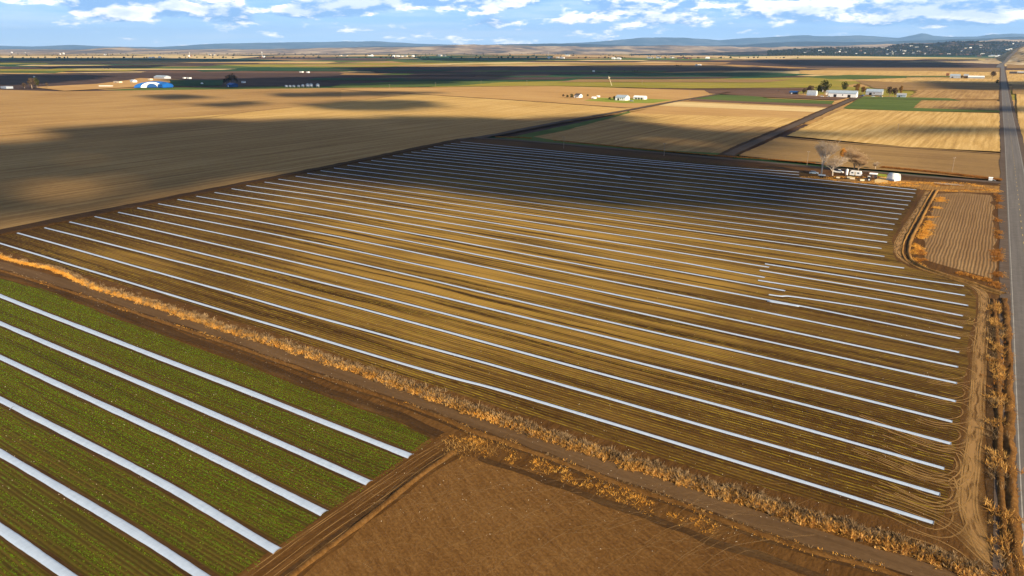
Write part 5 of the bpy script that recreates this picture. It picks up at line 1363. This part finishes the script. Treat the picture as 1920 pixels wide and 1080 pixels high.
# ------------------------------------------------------------------ the clouds that stand between the sun and these fields
def cloud_mat():
    m_, k, out = newmat('cloud')
    d = k.n('ShaderNodeBsdfDiffuse', {'Color': (.9, .9, .92)})
    t = k.n('ShaderNodeBsdfTransparent')
    pos = k.n('ShaderNodeNewGeometry').outputs['Position']
    f = k.mr(k.noise(pos, .012, 4.0, .6), .25, .5, .66, .97)
    ms = k.n('ShaderNodeMixShader', {0: f})
    k.put(ms.inputs[1], t.outputs[0]); k.put(ms.inputs[2], d.outputs[0]); k.put(out.inputs['Surface'], ms.outputs[0])
    return m_
M['cloud'] = cloud_mat()
CALT = 1400.0
import bmesh
_bm = bmesh.new(); bmesh.ops.create_icosphere(_bm, subdivisions=2, radius=1)
IV = np.array([v.co[:] for v in _bm.verts]); IF = np.array([[v.index for v in f.verts] for f in _bm.faces]); _bm.free()
def cloud(poly, r0, holes=(), lab=''):
    Q = np.array([G(*p) for p in poly]); Hs = [np.array([G(*p) for p in h]) for h in holes]
    def inside(p, Q):
        c = False; j = len(Q) - 1
        for i in range(len(Q)):
            if (Q[i][1] > p[1]) != (Q[j][1] > p[1]) and p[0] < (Q[j][0] - Q[i][0]) * (p[1] - Q[i][1]) / (Q[j][1] - Q[i][1]) + Q[i][0]: c = not c
            j = i
        return c
    lo, hi = Q.min(0), Q.max(0)
    Vs, Fs = [], []; b = 0
    nx = int((hi[0] - lo[0]) / (r0 * .75)) + 1; ny = int((hi[1] - lo[1]) / (r0 * .75)) + 1
    off = SUN[:2] / SUN[2] * CALT
    for i in range(nx + 1):
        for j in range(ny + 1):
            p = lo + np.array([i, j]) * r0 * .75 + RNG.uniform(-.3, .3, 2) * r0
            if not inside(p, Q) or any(inside(p, h) for h in Hs): continue
            r = r0 * RNG.uniform(.45, .85)
            v = IV * (r, r, r * .35 * RNG.uniform(.7, 1.3)) * (1 + .18 * np.sin(IV[:, [1, 2, 0]] * 5 + i))
            Vs.append(v + (p[0] + off[0], p[1] + off[1], CALT + RNG.uniform(-.1, .25) * r)); Fs.append(IF + b); b += len(IV)
    if not Vs: return
    o = mesh('cloud', np.concatenate(Vs), np.concatenate(Fs), M['cloud'], smooth=True)
    o['kind'] = 'structure'
# main shadow: the back of the tunnel field and the stubble on the left
cloud([(-500, 330), (0, 268), (110, 266), (160, 250), (270, 240), (420, 226), (640, 221), (800, 219), (1000, 222), (1130, 217), (1190, 219), (1210, 232), (1290, 242), (1400, 248), (1480, 240), (1560, 256), (1470, 264), (1440, 285), (1400, 300), (1440, 320), (1560, 350), (1650, 372), (1560, 396), (1280, 402), (1000, 382), (820, 353), (660, 334), (520, 340), (380, 358), (200, 398), (0, 430), (-500, 560)], 22,
      [[(0, 392), (30, 350), (110, 334), (190, 342), (200, 365), (100, 392)], [(1215, 262), (1260, 258), (1320, 264), (1300, 276), (1230, 272)]])
cloud([(1560, 250), (1660, 246), (1720, 237), (1890, 239), (1960, 246), (1890, 249), (1700, 252), (1600, 258)], 11)
cloud([(1780, 202), (1960, 200), (1960, 209), (1830, 209)], 12)
cloud([(500, 176), (700, 171), (840, 173), (680, 181), (540, 181)], 22)
cloud([(255, 180), (330, 177), (400, 182), (330, 187)], 20)
cloud([(350, 196), (470, 190), (500, 194), (420, 201)], 16)
cloud([(560, 196), (650, 188), (780, 188), (840, 198), (740, 207), (600, 206)], 20)
cloud([(60, 243), (220, 233), (400, 222), (430, 226), (200, 246), (90, 252)], 14)
cloud([(320, 149), (430, 148), (640, 142), (820, 140), (980, 140), (900, 150), (760, 158), (640, 160), (560, 163), (400, 164), (330, 162)], 45)
cloud([(-200, 144), (60, 140), (200, 141), (150, 150), (40, 158), (-200, 160)], 45)
cloud([(640, 126), (1000, 124), (1200, 122), (1340, 123), (1500, 131), (1420, 142), (1150, 142), (900, 139), (700, 138)], 70)
cloud([(1380, 113), (1560, 112), (1740, 113), (1790, 119), (1800, 125), (1700, 126), (1500, 123)], 70)
cloud([(1750, 152), (1860, 154), (1990, 152), (1990, 164), (1880, 170), (1770, 166)], 35)
cloud([(-200, 110), (300, 108), (560, 114), (300, 118), (-200, 118)], 110)
cloud([(700, 110), (1000, 108), (1100, 111), (900, 115)], 110)
cloud([(100, 124), (300, 122), (280, 128), (100, 128)], 70)
# ------------------------------------------------------------------ haze
mh, k, out = newmat('haze')
pv = k.n('ShaderNodeVolumePrincipled', {'Color': (.36, .62, 1.0), 'Density': 2.3e-5, 'Anisotropy': 0.1})
k.put(out.inputs['Volume'], pv.outputs[0])
hb = MB(); hb.box(-43000, 43000, -4000, 43500, -5, 1150)
ho = hb.build('haze', mh); ho['kind'] = 'stuff'
